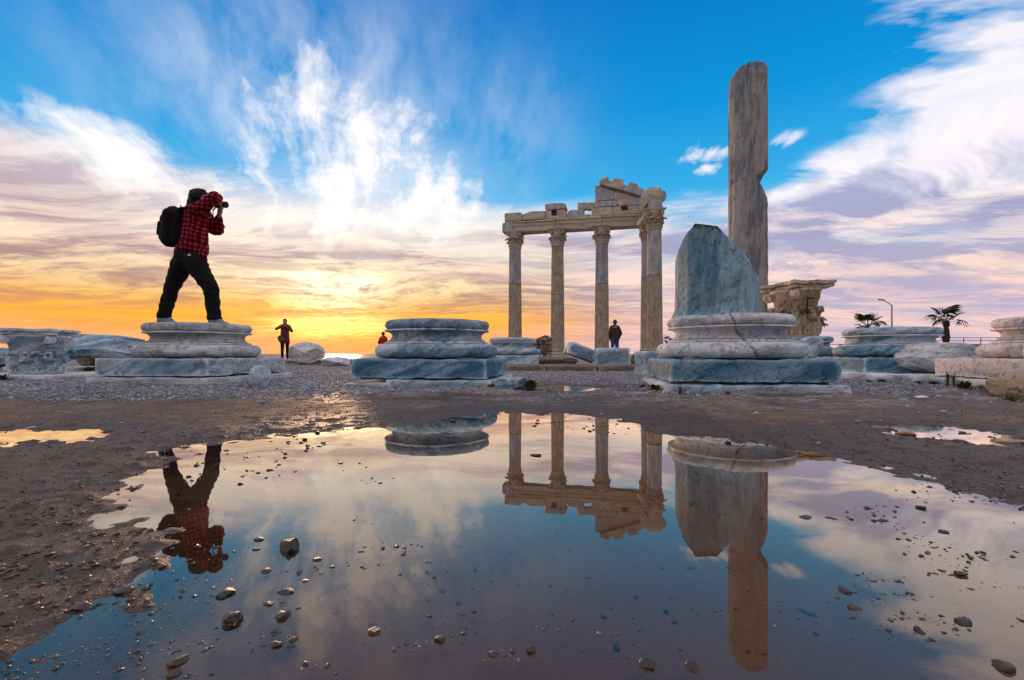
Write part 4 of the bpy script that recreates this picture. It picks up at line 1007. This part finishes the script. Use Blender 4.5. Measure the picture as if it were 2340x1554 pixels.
# head, neck, arms and hands: one body
bd_ = []
bd_ += [(Q(597,225), (0.078,0.078,0.10), Q(612,262), (0.062,0.066,0.078)),                # skull to jaw
        (Q(588,262), 0.058, Q(560,345), 0.062),                                             # neck
        (Q(672,246), 0.012, Q(690,262), 0.014), (Q(675,280), 0.016, Q(660,285), 0.02),      # nose, lips and chin
        (Q(610,240,-0.075), (0.018,0.012,0.03), Q(608,250,-0.075), (0.014,0.010,0.022)),    # ear
        (Q(560,350), 0.09, Q(530,640), 0.12), (Q(525,650), 0.11, Q(490,810), 0.09),         # trunk
        (Q(560,360,-0.15), 0.05, Q(735,222,-0.20), 0.042), (Q(735,222,-0.20), 0.042, Q(775,262,-0.06), 0.030),
        (Q(640,385,0.14), 0.05, Q(768,552,0.12), 0.042), (Q(768,552,0.12), 0.042, Q(780,398,0.04), 0.028),
        (Q(430,850,0.07), 0.08, Q(315,1115,0.06), 0.06), (Q(315,1115,0.06), 0.06, Q(240,1400,0.05), 0.045),
        (Q(535,850,-0.07), 0.08, Q(700,1125,-0.06), 0.06), (Q(700,1125,-0.06), 0.06, Q(735,1410,-0.05), 0.045)]
# right hand over the camera: palm, four fingers, thumb
bd_ += [(Q(772,262,-0.055), (0.028,0.022,0.028), Q(782,280,-0.045), (0.026,0.022,0.03))]
for k, (fx1, fy1, l) in enumerate(((790,262,1.0), (794,272,1.05), (795,283,1.0), (793,294,0.85))):
    bd_ += [(Q(784,fy1+2,-0.052), 0.010, Q(fx1+6,fy1+2,-0.060), 0.009), (Q(fx1+6,fy1+2,-0.060), 0.009, Q(fx1+8,fy1+10,-0.050), 0.008)]
bd_ += [(Q(770,280,-0.05), 0.011, Q(760,300,-0.045), 0.009)]
# left hand cupped under the lens
bd_ += [(Q(782,385,0.03), (0.024,0.030,0.026), Q(790,352,0.02), (0.030,0.034,0.024))]
for k, dyy in enumerate((-0.035, -0.015, 0.005, 0.025)):
    bd_ += [(Q(796,350,dyy), 0.010, Q(814,338,dyy), 0.009), (Q(814,338,dyy), 0.009, Q(818-k,318,dyy), 0.008)]
bd_ += [(Q(785,345,-0.03), 0.011, Q(798,310,-0.045), 0.009)]
flesh('body', bd_, SKIN, ROOT, 0.0075, 4)
hair = [(Q(572,218), (0.098,0.105,0.088), Q(585,225), (0.098,0.10,0.09)), (Q(555,200), 0.08, Q(600,190), 0.07), (Q(552,250), 0.085, Q(530,320), (0.075,0.09,0.05)),
        (Q(590,180), 0.05, Q(640,200), 0.045), (Q(510,270), 0.03, Q(492,302), 0.012), (Q(540,300), 0.05, Q(520,350), 0.02), (Q(520,250), 0.02, Q(488,262), 0.004), (Q(545,330), 0.03, Q(505,355), 0.006), (Q(560,330,-0.07), 0.035, Q(540,375,-0.09), 0.012), (Q(600,160), 0.012, Q(575,140), 0.004), (Q(600,170), 0.035, Q(655,190), 0.02)]
flesh('hair', hair, HAIR, ROOT, 0.009, 3, 0.010, 4, 26)
sh = [(Q(552,372), (0.125,0.15,0.10), Q(535,560), (0.13,0.145,0.12)), (Q(545,420,-0.05), 0.12, Q(565,620,-0.05), 0.115), (Q(535,560), (0.13,0.15,0.1), Q(500,745), (0.165,0.16,0.06)),
      (Q(570,600,-0.03), 0.11, Q(580,740,-0.03), 0.105), (Q(600,700,-0.06), 0.07, Q(625,800,-0.08), 0.040), (Q(648,790,-0.08), 0.016, Q(660,845,-0.08), 0.010), (Q(430,700), 0.06, Q(372,752), 0.045),
      (Q(548,365,-0.12), 0.085, Q(640,300,-0.18), 0.078), (Q(640,300,-0.18), 0.078, Q(728,216,-0.20), 0.066), (Q(728,216,-0.20), 0.066, Q(765,225,-0.10), 0.055), (Q(765,225,-0.10), 0.052, Q(776,248,-0.07), 0.040), (Q(770,200,-0.10), 0.02, Q(795,222,-0.09), 0.008),
      (Q(635,395,0.12), 0.085, Q(735,535,0.13), 0.072), (Q(735,540,0.13), 0.068, Q(780,545,0.12), 0.058), (Q(780,540,0.12), 0.058, Q(775,425,0.05), 0.042), (Q(805,500,0.10), 0.03, Q(835,512,0.10), 0.008), (Q(560,345), 0.065, Q(575,322), 0.05)]
flesh('plaid_shirt', sh, PLAID, ROOT, 0.011, 4, 0.010, 2, 14)
tr_ = [(Q(485,790), (0.155,0.15,0.09), Q(480,860), (0.165,0.15,0.10)), (Q(430,850,0.07), 0.125, Q(312,1110,0.06), 0.083), (Q(312,1110,0.06), 0.083, Q(240,1375,0.05), 0.074), (Q(240,1375,0.05), 0.074, Q(232,1402,0.05), (0.084,0.08,0.012)), (Q(200,1385,0.05), 0.03, Q(175,1405,0.05), 0.012),
       (Q(535,850,-0.07), 0.125, Q(700,1120,-0.06), 0.085), (Q(700,1120,-0.06), 0.085, Q(730,1380,-0.05), 0.076), (Q(730,1380,-0.05), 0.076, Q(738,1425,-0.05), (0.084,0.08,0.012)), (Q(700,1390,-0.05), 0.03, Q(672,1418,-0.05), 0.012)]
flesh('trousers', tr_, BLACK, ROOT, 0.010, 4, 0.016, 6, 8)
for (hx, hy, tx, ty, dy) in ((212,1435,350,1462,0.05), (715,1450,870,1474,-0.05)):
    s_ = flesh('shoe', [(Q(hx,hy-18,dy), (0.05,0.05,0.045), Q(hx+70,hy,dy), (0.055,0.05,0.04)), (Q(hx+60,hy+6,dy), (0.06,0.05,0.035), Q(tx-20,ty-2,dy), (0.045,0.045,0.022)), (Q(hx-15,hy+10,dy), 0.035, Q(hx,hy-25,dy), 0.03)], GREYSHOE, ROOT, 0.009, 4)
    yb = Q(hx, 1484, dy)[2]
    a = Q(hx-22, 1478, dy); b = Q(tx, 1479, dy)
    s2 = flesh('sole', [(Vector((a.x, a.y, 0.014)), (0.04,0.045,0.014), Vector(((a.x+b.x)/2, a.y, 0.014)), (0.05,0.048,0.013)), (Vector(((a.x+b.x)/2, a.y, 0.014)), (0.05,0.05,0.013), Vector((b.x-0.03, a.y, 0.013)), (0.035,0.04,0.012))], SOLE, s_, 0.009, 2)
put('mask_strap', mesh('mask_strap', *lathe_arr([(0.030,-0.016),(0.034,-0.014),(0.034,0.014),(0.030,0.016)], 24), True, plain('pale_cloth', (0.55, 0.66, 0.72), 0.8)), ROOT, Q(648,225,-0.085), (1.2, 0.5, 0))
bpy.context.view_layer.update()
# the logo patch on the trousers' belt
put('belt_patch', mesh('belt_patch', [(-.016,0,-.009),(.016,0,-.011),(.018,0,.010),(-.014,0,.010),(-.016,.004,-.009),(.016,.004,-.011),(.018,.004,.010),(-.014,.004,.010)], [(0,1,2,3),(4,7,6,5),(0,4,5,1),(1,5,6,2),(2,6,7,3),(3,7,4,0)], False, SOLE), ROOT, Q(482,787,-0.205))
# backpack
BP = empty('backpack', RO + Q(320,700)); BO = Vector(BP.location)
def QB(cx, cy, dy=0.0): return Q(cx, cy, dy) + RO - BO
tag(BP, 'black rounded backpack worn by the photographer', 'backpack')
flesh('pack_body', [(QB(300,392,-0.09), 0.085, QB(285,640,-0.09), 0.085), (QB(300,392,0.10), 0.085, QB(285,640,0.10), 0.085), (QB(385,392,-0.09), 0.075, QB(372,640,-0.09), 0.075), (QB(385,392,0.10), 0.075, QB(372,640,0.10), 0.075),
   (QB(330,370,-0.08), 0.065, QB(330,370,0.08), 0.065), (QB(310,655,-0.08), 0.07, QB(310,655,0.08), 0.07), (QB(262,430,0), 0.07, QB(255,610,0), 0.075)], NYLON, BP, 0.012, 5, 0.008, 8, 13)
flesh('front_pocket', [(QB(236,470,-0.05), 0.045, QB(232,600,-0.05), 0.05), (QB(236,470,0.06), 0.045, QB(232,600,0.06), 0.05)], NYLON, BP, 0.012, 4, 0.006, 3, 15)
flesh('side_pouch', [(QB(192,470,-0.03), 0.022, QB(184,575,-0.03), 0.026)], NYLON, BP, 0.008, 2)
flesh('carry_handle', [(QB(262,352,-0.03), 0.012, QB(285,318,-0.03), 0.012), (QB(285,318,-0.03), 0.012, QB(340,312,-0.03), 0.012), (QB(340,312,-0.03), 0.012, QB(372,330,-0.03), 0.012)], NYLON, BP, 0.007, 2)
flesh('shoulder_strap', [(QB(400,330,-0.13), (0.02,0.035,0.014), QB(470,322,-0.17), (0.02,0.035,0.014)), (QB(470,322,-0.17), (0.02,0.035,0.014), QB(560,345,-0.21), (0.016,0.03,0.014))], NYLON, BP, 0.009, 2)
flesh('strap_end', [(QB(398,300,-0.10), 0.008, QB(412,325,-0.10), 0.008)], NYLON, BP, 0.006, 1)
# camera
CAMT = plain('camera_black', (0.012, 0.012, 0.013), 0.4, 0.5, 0.2, 150, 0.1)
KC = empty('camera', RO + Q(765,318)); KO = Vector(KC.location); tag(KC, 'black camera with a long lens held up by the photographer', 'camera')
def QC(cx, cy, dy=0.0): return Q(cx, cy, dy) + RO - KO
boxes('camera_body', [(QC(770,292,0.0), (0.055, 0.13, 0.085), (0,0,0)), (QC(768,258,0.0), (0.05, 0.06, 0.03), (0,0,0))], CAMT, KC, 0.008)
v, f = lathe_arr([(0.002,0),(0.034,0),(0.036,0.01),(0.034,0.03),(0.038,0.035),(0.038,0.085),(0.035,0.09),(0.030,0.086),(0.026,0.07),(0.002,0.07)], 32)
put('lens', mesh('lens', v, f, True, CAMT), KC, QC(785,291), (0, math.radians(92), 0))
flesh('neck_strap', [(QC(757,310,-0.05), (0.006,0.010,0.01), QC(720,345,-0.05), (0.006,0.010,0.01)), (QC(720,345,-0.05), (0.005,0.01,0.01), QC(718,420,-0.05), (0.005,0.01,0.01)), (QC(718,420,-0.05), (0.005,0.01,0.01), QC(690,455,-0.06), (0.005,0.01,0.01))], NYLON, KC, 0.006, 1)

# people farther off
def figure(px, D, zg, h, label, top, legs, hairm, pose='stand', skirt=None, facing=0.0, bag=False, hairlong=False, topname='jacket', shoe=None, shirt=None):
    r = empty('person', (*XD(px, D), zg), facing); tag(r, label, 'person', 'visitors in the distance')
    s = h/1.70; V = lambda x, y, z: Vector((x, y, z))*s
    W2 = V(0,0,0)
    # facing +y is away from the lens
    sx = 0.19; 
    if pose == 'stand': el_, wr = [V(-0.25,0.0,1.13), V(0.25,0.0,1.13)], [V(-0.23,0.10,0.90), V(0.23,0.10,0.90)]
    elif pose == 'pockets': el_, wr = [V(-0.245,0.05,1.11), V(0.245,0.05,1.11)], [V(-0.19,-0.06,0.90), V(0.19,-0.06,0.90)]
    else: el_, wr = [V(-0.33,-0.03,1.24), V(0.27,-0.06,1.16)], [V(-0.03,-0.17,1.36), V(0.06,-0.18,1.33)]
    sh_ = [V(-0.165,0,1.355), V(0.165,0,1.355)]
    B = [(V(0,0,1.57), (0.075*s,0.09*s,0.105*s), V(0,-0.01,1.52), (0.062*s,0.075*s,0.075*s)), (V(0,0,1.50), 0.052*s, V(0,0,1.38), 0.06*s), (V(0,0,1.34), (0.15*s,0.1*s,0.08*s), V(0,0,0.98), (0.14*s,0.1*s,0.08*s)),
         (V(0,-0.095,1.545), 0.014*s, V(0,-0.10,1.525), 0.016*s), (V(-0.078,0,1.55), 0.015*s, V(-0.078,0,1.53), 0.012*s), (V(0.078,0,1.55), 0.015*s, V(0.078,0,1.53), 0.012*s)]
    for k in (0, 1):
        q = -1 if k == 0 else 1
        B += [(sh_[k], 0.05*s, el_[k], 0.04*s), (el_[k], 0.04*s, wr[k], 0.028*s), (V(q*0.09,0,0.92), 0.08*s, V(q*0.095,-0.01,0.49), 0.055*s), (V(q*0.095,-0.01,0.49), 0.055*s, V(q*0.10,0.01,0.09), 0.038*s), (V(q*0.10,0.03,0.045), 0.04*s, V(q*0.115,-0.13,0.03), 0.03*s)]
        hd = wr[k] + (wr[k] - el_[k]).normalized()*0.07*s
        B += [(wr[k], 0.028*s, hd, 0.03*s)]
        for j in range(4):
            oo = V(0, -0.03 + 0.02*j, 0); B += [(hd + oo, 0.010*s, hd + oo + (wr[k]-el_[k]).normalized()*0.07*s, 0.008*s)]
        B += [(hd, 0.010*s, hd + V(-q*0.03, -0.03, -0.02), 0.009*s)]
    flesh('body', B, SKIN, r, 0.016*s, 3)
    hb_ = [(V(0,0.015,1.60), (0.085*s,0.098*s,0.085*s), V(0,0.03,1.57), (0.085*s,0.088*s,0.08*s))]
    if hairlong: hb_ += [(V(0,0.05,1.56), 0.075*s, V(0,0.06,1.42), 0.06*s)]
    flesh('hair', hb_, hairm, r, 0.014*s, 2, 0.008, 5, 20)
    T_ = [(V(0,0,1.43), 0.06*s, V(-0.15,0,1.37), 0.062*s), (V(0,0,1.43), 0.06*s, V(0.15,0,1.37), 0.062*s), (V(0,0,1.32), (0.155*s,0.11*s,0.085*s), V(0,0,1.06), (0.17*s,0.12*s,0.09*s)), (V(0,0,1.06), (0.17*s,0.12*s,0.09*s), V(0,0,0.90), (0.17*s,0.125*s,0.05*s)), (V(0,0,1.42), 0.065*s, V(0,0,1.46), 0.055*s)]
    for k in (0, 1): T_ += [(sh_[k], 0.064*s, el_[k], 0.055*s), (el_[k], 0.055*s, wr[k], 0.042*s)]
    flesh(topname, T_, top, r, 0.016*s, 3, 0.012, 3, 9)
    if shirt: flesh('dress_front', [(V(0,-0.09,1.33), (0.075*s,0.06*s,0.05*s), V(0,-0.085,0.95), (0.10*s,0.07*s,0.05*s))], shirt, r, 0.014*s, 2)
    L_ = [(V(0,0,0.94), (0.15*s,0.11*s,0.06*s), V(0,0,0.86), (0.155*s,0.12*s,0.06*s))]
    for q in (-1, 1): L_ += [(V(q*0.085,0,0.86), 0.095*s, V(q*0.095,-0.01,0.48), 0.068*s), (V(q*0.095,-0.01,0.48), 0.066*s, V(q*0.10,0.01,0.08), 0.055*s)]
    flesh('trousers', L_, legs, r, 0.016*s, 3, 0.008, 4, 9)
    for q in (-1, 1): flesh('shoe', [(V(q*0.10,0.04,0.045), 0.048*s, V(q*0.115,-0.13,0.032), 0.036*s)], shoe or BLACK, r, 0.014*s, 2)
    if skirt: flesh('dress', [(V(0,0,1.05), (0.16*s,0.125*s,0.05*s), V(0,0,0.78), (0.185*s,0.15*s,0.04*s)), (V(0,0,0.78), (0.185*s,0.15*s,0.04*s), V(0,0,0.68), (0.20*s,0.16*s,0.02*s))], skirt, r, 0.016*s, 3, 0.015, 6, 10)
    return r
OLIVE = cloth('tan_jacket', (0.16, 0.075, 0.025)); PURPLE = cloth('purple_dress', (0.22, 0.018, 0.10)); RED = cloth('red_jacket', (0.50, 0.02, 0.015)); BRN = cloth('brown_sweater', (0.085, 0.045, 0.032)); JEAN = cloth('blue_jeans', (0.03, 0.09, 0.26))
GREYHAIR = plain('grey_brown_hair', (0.06, 0.04, 0.035), 0.6, 0.3, 0.5, 160)
figure(651, 19.5, 0.115, 1.66, 'woman in a purple dress and tan jacket by the sea with raised hands', OLIVE, BLACK, HAIR, 'raised', PURPLE, 0.35, hairlong=True, shirt=PURPLE)
wb = empty('shoulder_bag', (*XD(641, 19.35), 0.98)); tag(wb, 'tan shoulder bag hanging at the side of the woman in purple', 'bag')
flesh('bag_pouch', [((0,0,0), (0.12,0.07,0.10), (0.04,0,-0.10), (0.13,0.08,0.09))], OLIVE, wb, 0.015, 3, 0.01, 2, 12)
flesh('bag_strap', [((0.05,0,0.05), 0.014, (0.12,0,0.26), 0.014), ((0.12,0,0.26), 0.014, (0.2,0.08,0.42), 0.014)], OLIVE, wb, 0.010, 1)
figure(1405, 21.2, 0.03, 1.83, 'man seen from behind in a brown sweater and blue jeans beside the third column', BRN, JEAN, GREYHAIR, 'pockets', None, math.pi+0.15, topname='sweater')
figure(876, 25.5, -0.18, 1.70, 'person in a red jacket half hidden behind the middle column base', RED, BLACK, HAIR, 'pockets', None, math.pi-0.3)
figure(927, 20.8, 0.09, 1.70, 'person of whom only the dark hair shows above the middle column base', BRN, BLACK, HAIR, 'stand', None, math.pi)
figure(141, 27.0, -0.18, 1.76, 'person whose dark head shows above the grey capital', BRN, BLACK, HAIR, 'stand', None, math.pi)
figure(197, 33.0, -0.18, 1.76, 'person whose reddish dark head shows above the broken cornice', RED, BLACK, GREYHAIR, 'stand', None, math.pi)
# ------------------------------------------------------------------ plants
def leafmat(name, a, b):
    m, g = newmat(name); r = g.geo('Random Per Island')
    return finish(m, g, g.mix(r, a, b), 0.6, None, 0.3)
GREEN = leafmat('weed_leaf', (0.020, 0.045, 0.012), (0.07, 0.10, 0.025)); DRYW = leafmat('dry_weed_leaf', (0.05, 0.05, 0.02), (0.12, 0.07, 0.04)); PALM = leafmat('palm_leaf', (0.018, 0.035, 0.012), (0.045, 0.07, 0.02))
def tuft(px, D, w, h, label, seed, mat=GREEN, n=120, tall=0.5, z=None):
    rs = np.random.RandomState(seed); X, Y = XD(px, D)
    V = []; Fc = []
    for k in range(n):
        a = rs.uniform(0, 6.28); r = abs(rs.normal())*0.38*w; L = h*rs.uniform(0.35, 1.0); wd = h*(rs.uniform(0.02, 0.05) if mat is DRYW else rs.uniform(0.06, 0.16))
        bx, by = math.cos(a)*r*0.5, math.sin(a)*r*0.5
        dx, dy = math.cos(a)*(1-tall)*L*rs.uniform(0.3,1.2), math.sin(a)*(1-tall)*L*rs.uniform(0.3,1.2)
        top = L*(0.55 + 0.45*tall); nx, ny = -math.sin(a)*wd, math.cos(a)*wd
        i = len(V); zb = rs.uniform(-0.01, h*0.35)
        V += [(bx-nx*.4, by-ny*.4, zb), (bx+nx*.4, by+ny*.4, zb), (bx+dx*.6+nx, by+dy*.6+ny, zb+top*.7), (bx+dx*.6-nx, by+dy*.6-ny, zb+top*.7), (bx+dx, by+dy, zb+top*.85)]
        Fc += [(i,i+1,i+2,i+3), (i+3,i+2,i+4)]
    e = empty('weed_tuft', (X, Y, float(height(np.array([X]), np.array([Y]))[0]) if z is None else z)); tag(e, label, 'weed', 'weeds among the stones')
    put('foliage', mesh('foliage', V, Fc, False, mat), e)
    v, f = lathe_arr([(0.002,-0.02),(0.006,-0.02),(0.004,h*0.5),(0.001,h*0.55)], 6); put('stem', mesh('stem', v, f, True, DRYW), e)
tuft(1211, 4.12, 0.10, 0.10, 'dark green weed tuft between the chunks at the middle base', 1, n=220, tall=0.6)
tuft(1497, 4.12, 0.12, 0.055, 'green weed at the left foot of the cracked base', 2, n=160, tall=0.3)
tuft(1470, 4.6, 0.16, 0.03, 'flat mossy weed just left of the cracked base', 3, n=150, tall=0.2)
tuft(1555, 3.66, 0.03, 0.06, 'thin upright weed before the cracked base', 4, n=18, tall=0.9)
tuft(1665, 3.60, 0.06, 0.03, 'small dark weed under the front edge of the cracked base', 5, n=50, tall=0.4)
tuft(1120, 4.42, 0.10, 0.05, 'low weed in the corner of the middle footing', 6, n=80, tall=0.4)
tuft(80, 9.1, 0.35, 0.08, 'round dark weed behind the long slab at the left', 7, n=160, tall=0.4)
tuft(205, 8.6, 0.45, 0.10, 'green weed growing before the hollow broken block', 8, n=200, tall=0.4)
tuft(5, 5.8, 0.2, 0.09, 'mossy weed at the left end of the long slab', 9, n=120, tall=0.4)
for k, (px, D, w, h, dry) in enumerate(((1985, 5.35, 0.12, 0.03, 0), (2015, 5.3, 0.16, 0.04, 0), (2100, 5.0, 0.14, 0.035, 0), (2135, 4.95, 0.16, 0.045, 0), (2165, 4.6, 0.05, 0.13, 1), (2180, 4.55, 0.06, 0.12, 1), (2207, 4.35, 0.16, 0.09, 0), (2240, 4.2, 0.12, 0.07, 1), (2283, 4.0, 0.05, 0.12, 1), (2265, 3.85, 0.14, 0.05, 0), (2310, 3.15, 0.18, 0.03, 0))):
    tuft(px, D, w, h, ('flat green weed below the first pale kerb slab', 'flat green weed below the middle pale kerb slab', 'small weed left of the long kerb weed', 'long low weed below the slanting boulder', 'dry reddish stalk against the right kerb', 'second dry reddish stalk against the right kerb', 'dark bushy weed against the right kerb', 'brown low weed right of the bushy one', 'dry upright weed left of the tan rock', 'dark weed on the gravel left of the tan rock', 'bright green moss at the foot of the tan rock')[k], 20+k, DRYW if dry else GREEN, 34 if dry else 110, 0.85 if h > 0.1 else 0.4)

# fan palms on the promenade
TRUNK = plain('palm_trunk', (0.075, 0.045, 0.03), 0.9, 0.2, 0.8, 12, 0.5)
def fan_arr(L, R, seed, droop=0.2):
    """stalk and a pleated fan of ragged fingers, along +x"""
    rs = np.random.RandomState(seed); V = []; Fc = []
    w = 0.02
    V += [(0,-w,0),(0,w,0),(L,w*.7,L*0.10),(L,-w*.7,L*0.10),(0,0,-0.03),(L,0,L*0.10-0.02)]; Fc += [(0,1,2,3),(1,0,4),(0,3,5,4),(2,1,4,5)]
    n = 17
    for k in range(n):
        a = (k/(n-1)-0.5)*3.9 + rs.uniform(-.04,.04); l = R*(1.0 - 0.28*abs(k/(n-1)-0.5)*2)*rs.uniform(0.82, 1.08)
        c, s = math.cos(a), math.sin(a); i = len(V); b = 0.055*R*1.1
        z0 = L*0.10
        V += [(L, 0, z0), (L+c*l*.55-s*b, s*l*.55+c*b, z0+0.03*R+0.05), (L+c*l*.55+s*b, s*l*.55-c*b, z0+0.03*R-0.01), (L+c*l*.85, s*l*.85, z0-droop*R*.35), (L+c*l, s*l, z0-droop*R*(.7+rs.uniform(0,.5)))]
        Fc += [(i,i+1,i+2), (i+1,i+3,i+2), (i+3,i+4,i+2)]
    return V, Fc
def palm(px, D, ztop, zb, R, label, seed, n=15, scale=1.0, ups=None):
    e = empty('fan_palm', (*XD(px, D), zb)); tag(e, label, 'palm tree', 'palms on the promenade')
    H_ = ztop - zb
    v, f = lathe_arr([(0.002,-0.05)] + [(R*(0.15 + 0.045*math.sin(k*2.1)*(k % 2) + 0.07*(1-k/14)), H_*k/14) for k in range(15)] + [(0.002, H_)], 14)
    v[:, :2] *= (1 + 0.25*fbm(v*6 + seed, 2))[:, None]
    put('trunk', mesh('trunk', v, f, False, TRUNK), e)
    ms = [mesh('frond', *fan_arr(R*0.62, R*0.62, seed+k, 0.15+0.25*k), False, PALM) for k in range(3)]
    rs = random.Random(seed)
    for k in range(n):
        up = rs.uniform(0.15, 1.25) if k < n-3 else rs.uniform(-0.45, 0.05)
        if ups: up = ups[k % len(ups)] + rs.uniform(-.15,.15)
        put('frond', ms[k % 3], e, (0,0,H_*0.985), (rs.uniform(-.5,.5), -up, k*2.399 + rs.uniform(-.3,.3)))
palm(2162, 42, 3.25, 0.3, 1.35, 'palm with a stout shaggy trunk right of the lamp post', 4, 13)
palm(1981, 46, 2.95, 0.3, 1.35, 'palm left of the lamp post above the two tone base', 9, 13)
palm(1523, 70, 2.2, 0.3, 0.85, 'tiny far palm between the temple and the cracked base', 14, 10)
palm(1868, 48, 3.2, 0.3, 0.85, 'palm mostly hidden behind the ochre capital', 19, 12)
# street lamp
STEEL = plain('galvanised_steel', (0.22, 0.17, 0.15), 0.5, 0.5, 0, 30, 0.2)
def tube(name, pts, r, mat, parent, seg=10):
    V = []; Fc = []
    for k, p in enumerate(pts):
        p = Vector(p); d_ = (Vector(pts[min(k+1, len(pts)-1)]) - Vector(pts[max(k-1, 0)])).normalized()
        a_ = d_.orthogonal().normalized(); b_2 = d_.cross(a_); rr = r[k] if hasattr(r, '__len__') else r
        V += [tuple(p + a_*rr*math.cos(t) + b_2*rr*math.sin(t)) for t in np.linspace(0, 2*math.pi, seg, endpoint=False)]
    for k in range(len(pts)-1):
        for j in range(seg): Fc.append((k*seg+j, k*seg+(j+1) % seg, (k+1)*seg+(j+1) % seg, (k+1)*seg+j))
    Fc += [tuple(range(seg))[::-1], tuple((len(pts)-1)*seg + j for j in range(seg))]
    return put(name, mesh(name, V, Fc, True, mat), parent)
DL = 60
X, Y = XD(2038, DL); lp = empty('street_lamp', (X, Y, 0.3)); tag(lp, 'street lamp with one arm to the left between the two palms', 'street lamp')
zl = CZ + (HY-697)/F*DL - 0.3
tube('pole', [(0,0,-0.1),(0,0,zl)], [0.11, 0.075], STEEL, lp); tube('arm', [(0,0,zl-0.02),(-0.9,0,zl+0.50),(-1.05,0,zl+0.56)], 0.05, STEEL, lp)
lh = boxes('lamp_head', [((-1.35,0,zl+0.66),(0.75,0.28,0.14),(0,0.12,0))], STEEL, lp, 0.04)
# promenade wall and railing
pw = block('promenade_wall', (34, 0.5, 1.25), (48.0, 44.5, 0.0), -0.06, 900, M['kerb'], None, cell=1.5, chip=0.02); tag(pw, 'low dark wall carrying the railing at the far right', 'wall')
rl = empty('railing', (48.0, 44.3, 1.24), -0.06); tag(rl, 'thin brown metal railing along the far right wall', 'railing')
rail_m = plain('rail_paint', (0.20, 0.11, 0.08), 0.6, 0.3)
post = mesh('post', *lathe_arr([(0.002,0),(0.035,0),(0.035,0.62),(0.002,0.62)], 8), True, rail_m)
for k in range(23): put('post', post, rl, (-16.6 + 1.5*k, 0, 0))
for zr in (0.33, 0.60): tube('rail', [(-16.8,0,zr),(16.8,0,zr)], 0.026, rail_m, rl, 6)
rl2 = empty('railing', (26.5, 41.0, 0.30), 0.1); tag(rl2, 'short stretch of railing seen left of the two tone base', 'railing')
for k in range(4): put('post', post, rl2, (-1.6 + 1.1*k, 0, 0.25))
for zr in (0.50, 0.85): tube('rail', [(-1.8,0,zr),(2.0,0,zr)], 0.026, rail_m, rl2, 6)
# a scrap of litter on the gravel
X, Y = P(2105, 911, 0.012); V = np.array([(-.04,-.02,0),(.035,-.025,.004),(.045,.02,.012),(-.03,.03,.006),(0.0,0.0,.018)])
V2 = np.concatenate([V, V - np.array([0,0,0.0015])])
tag(put('paper_scrap', mesh('paper_scrap', V2, [(0,1,4),(1,2,4),(2,3,4),(3,0,4),(6,5,9),(7,6,9),(8,7,9),(5,8,9)], False, plain('white_paper', (0.7,0.72,0.78), 0.8)), None, (X, Y, float(height(np.array([X]), np.array([Y]))[0])+0.006)), 'crumpled scrap of white paper on the gravel at the right', 'litter')
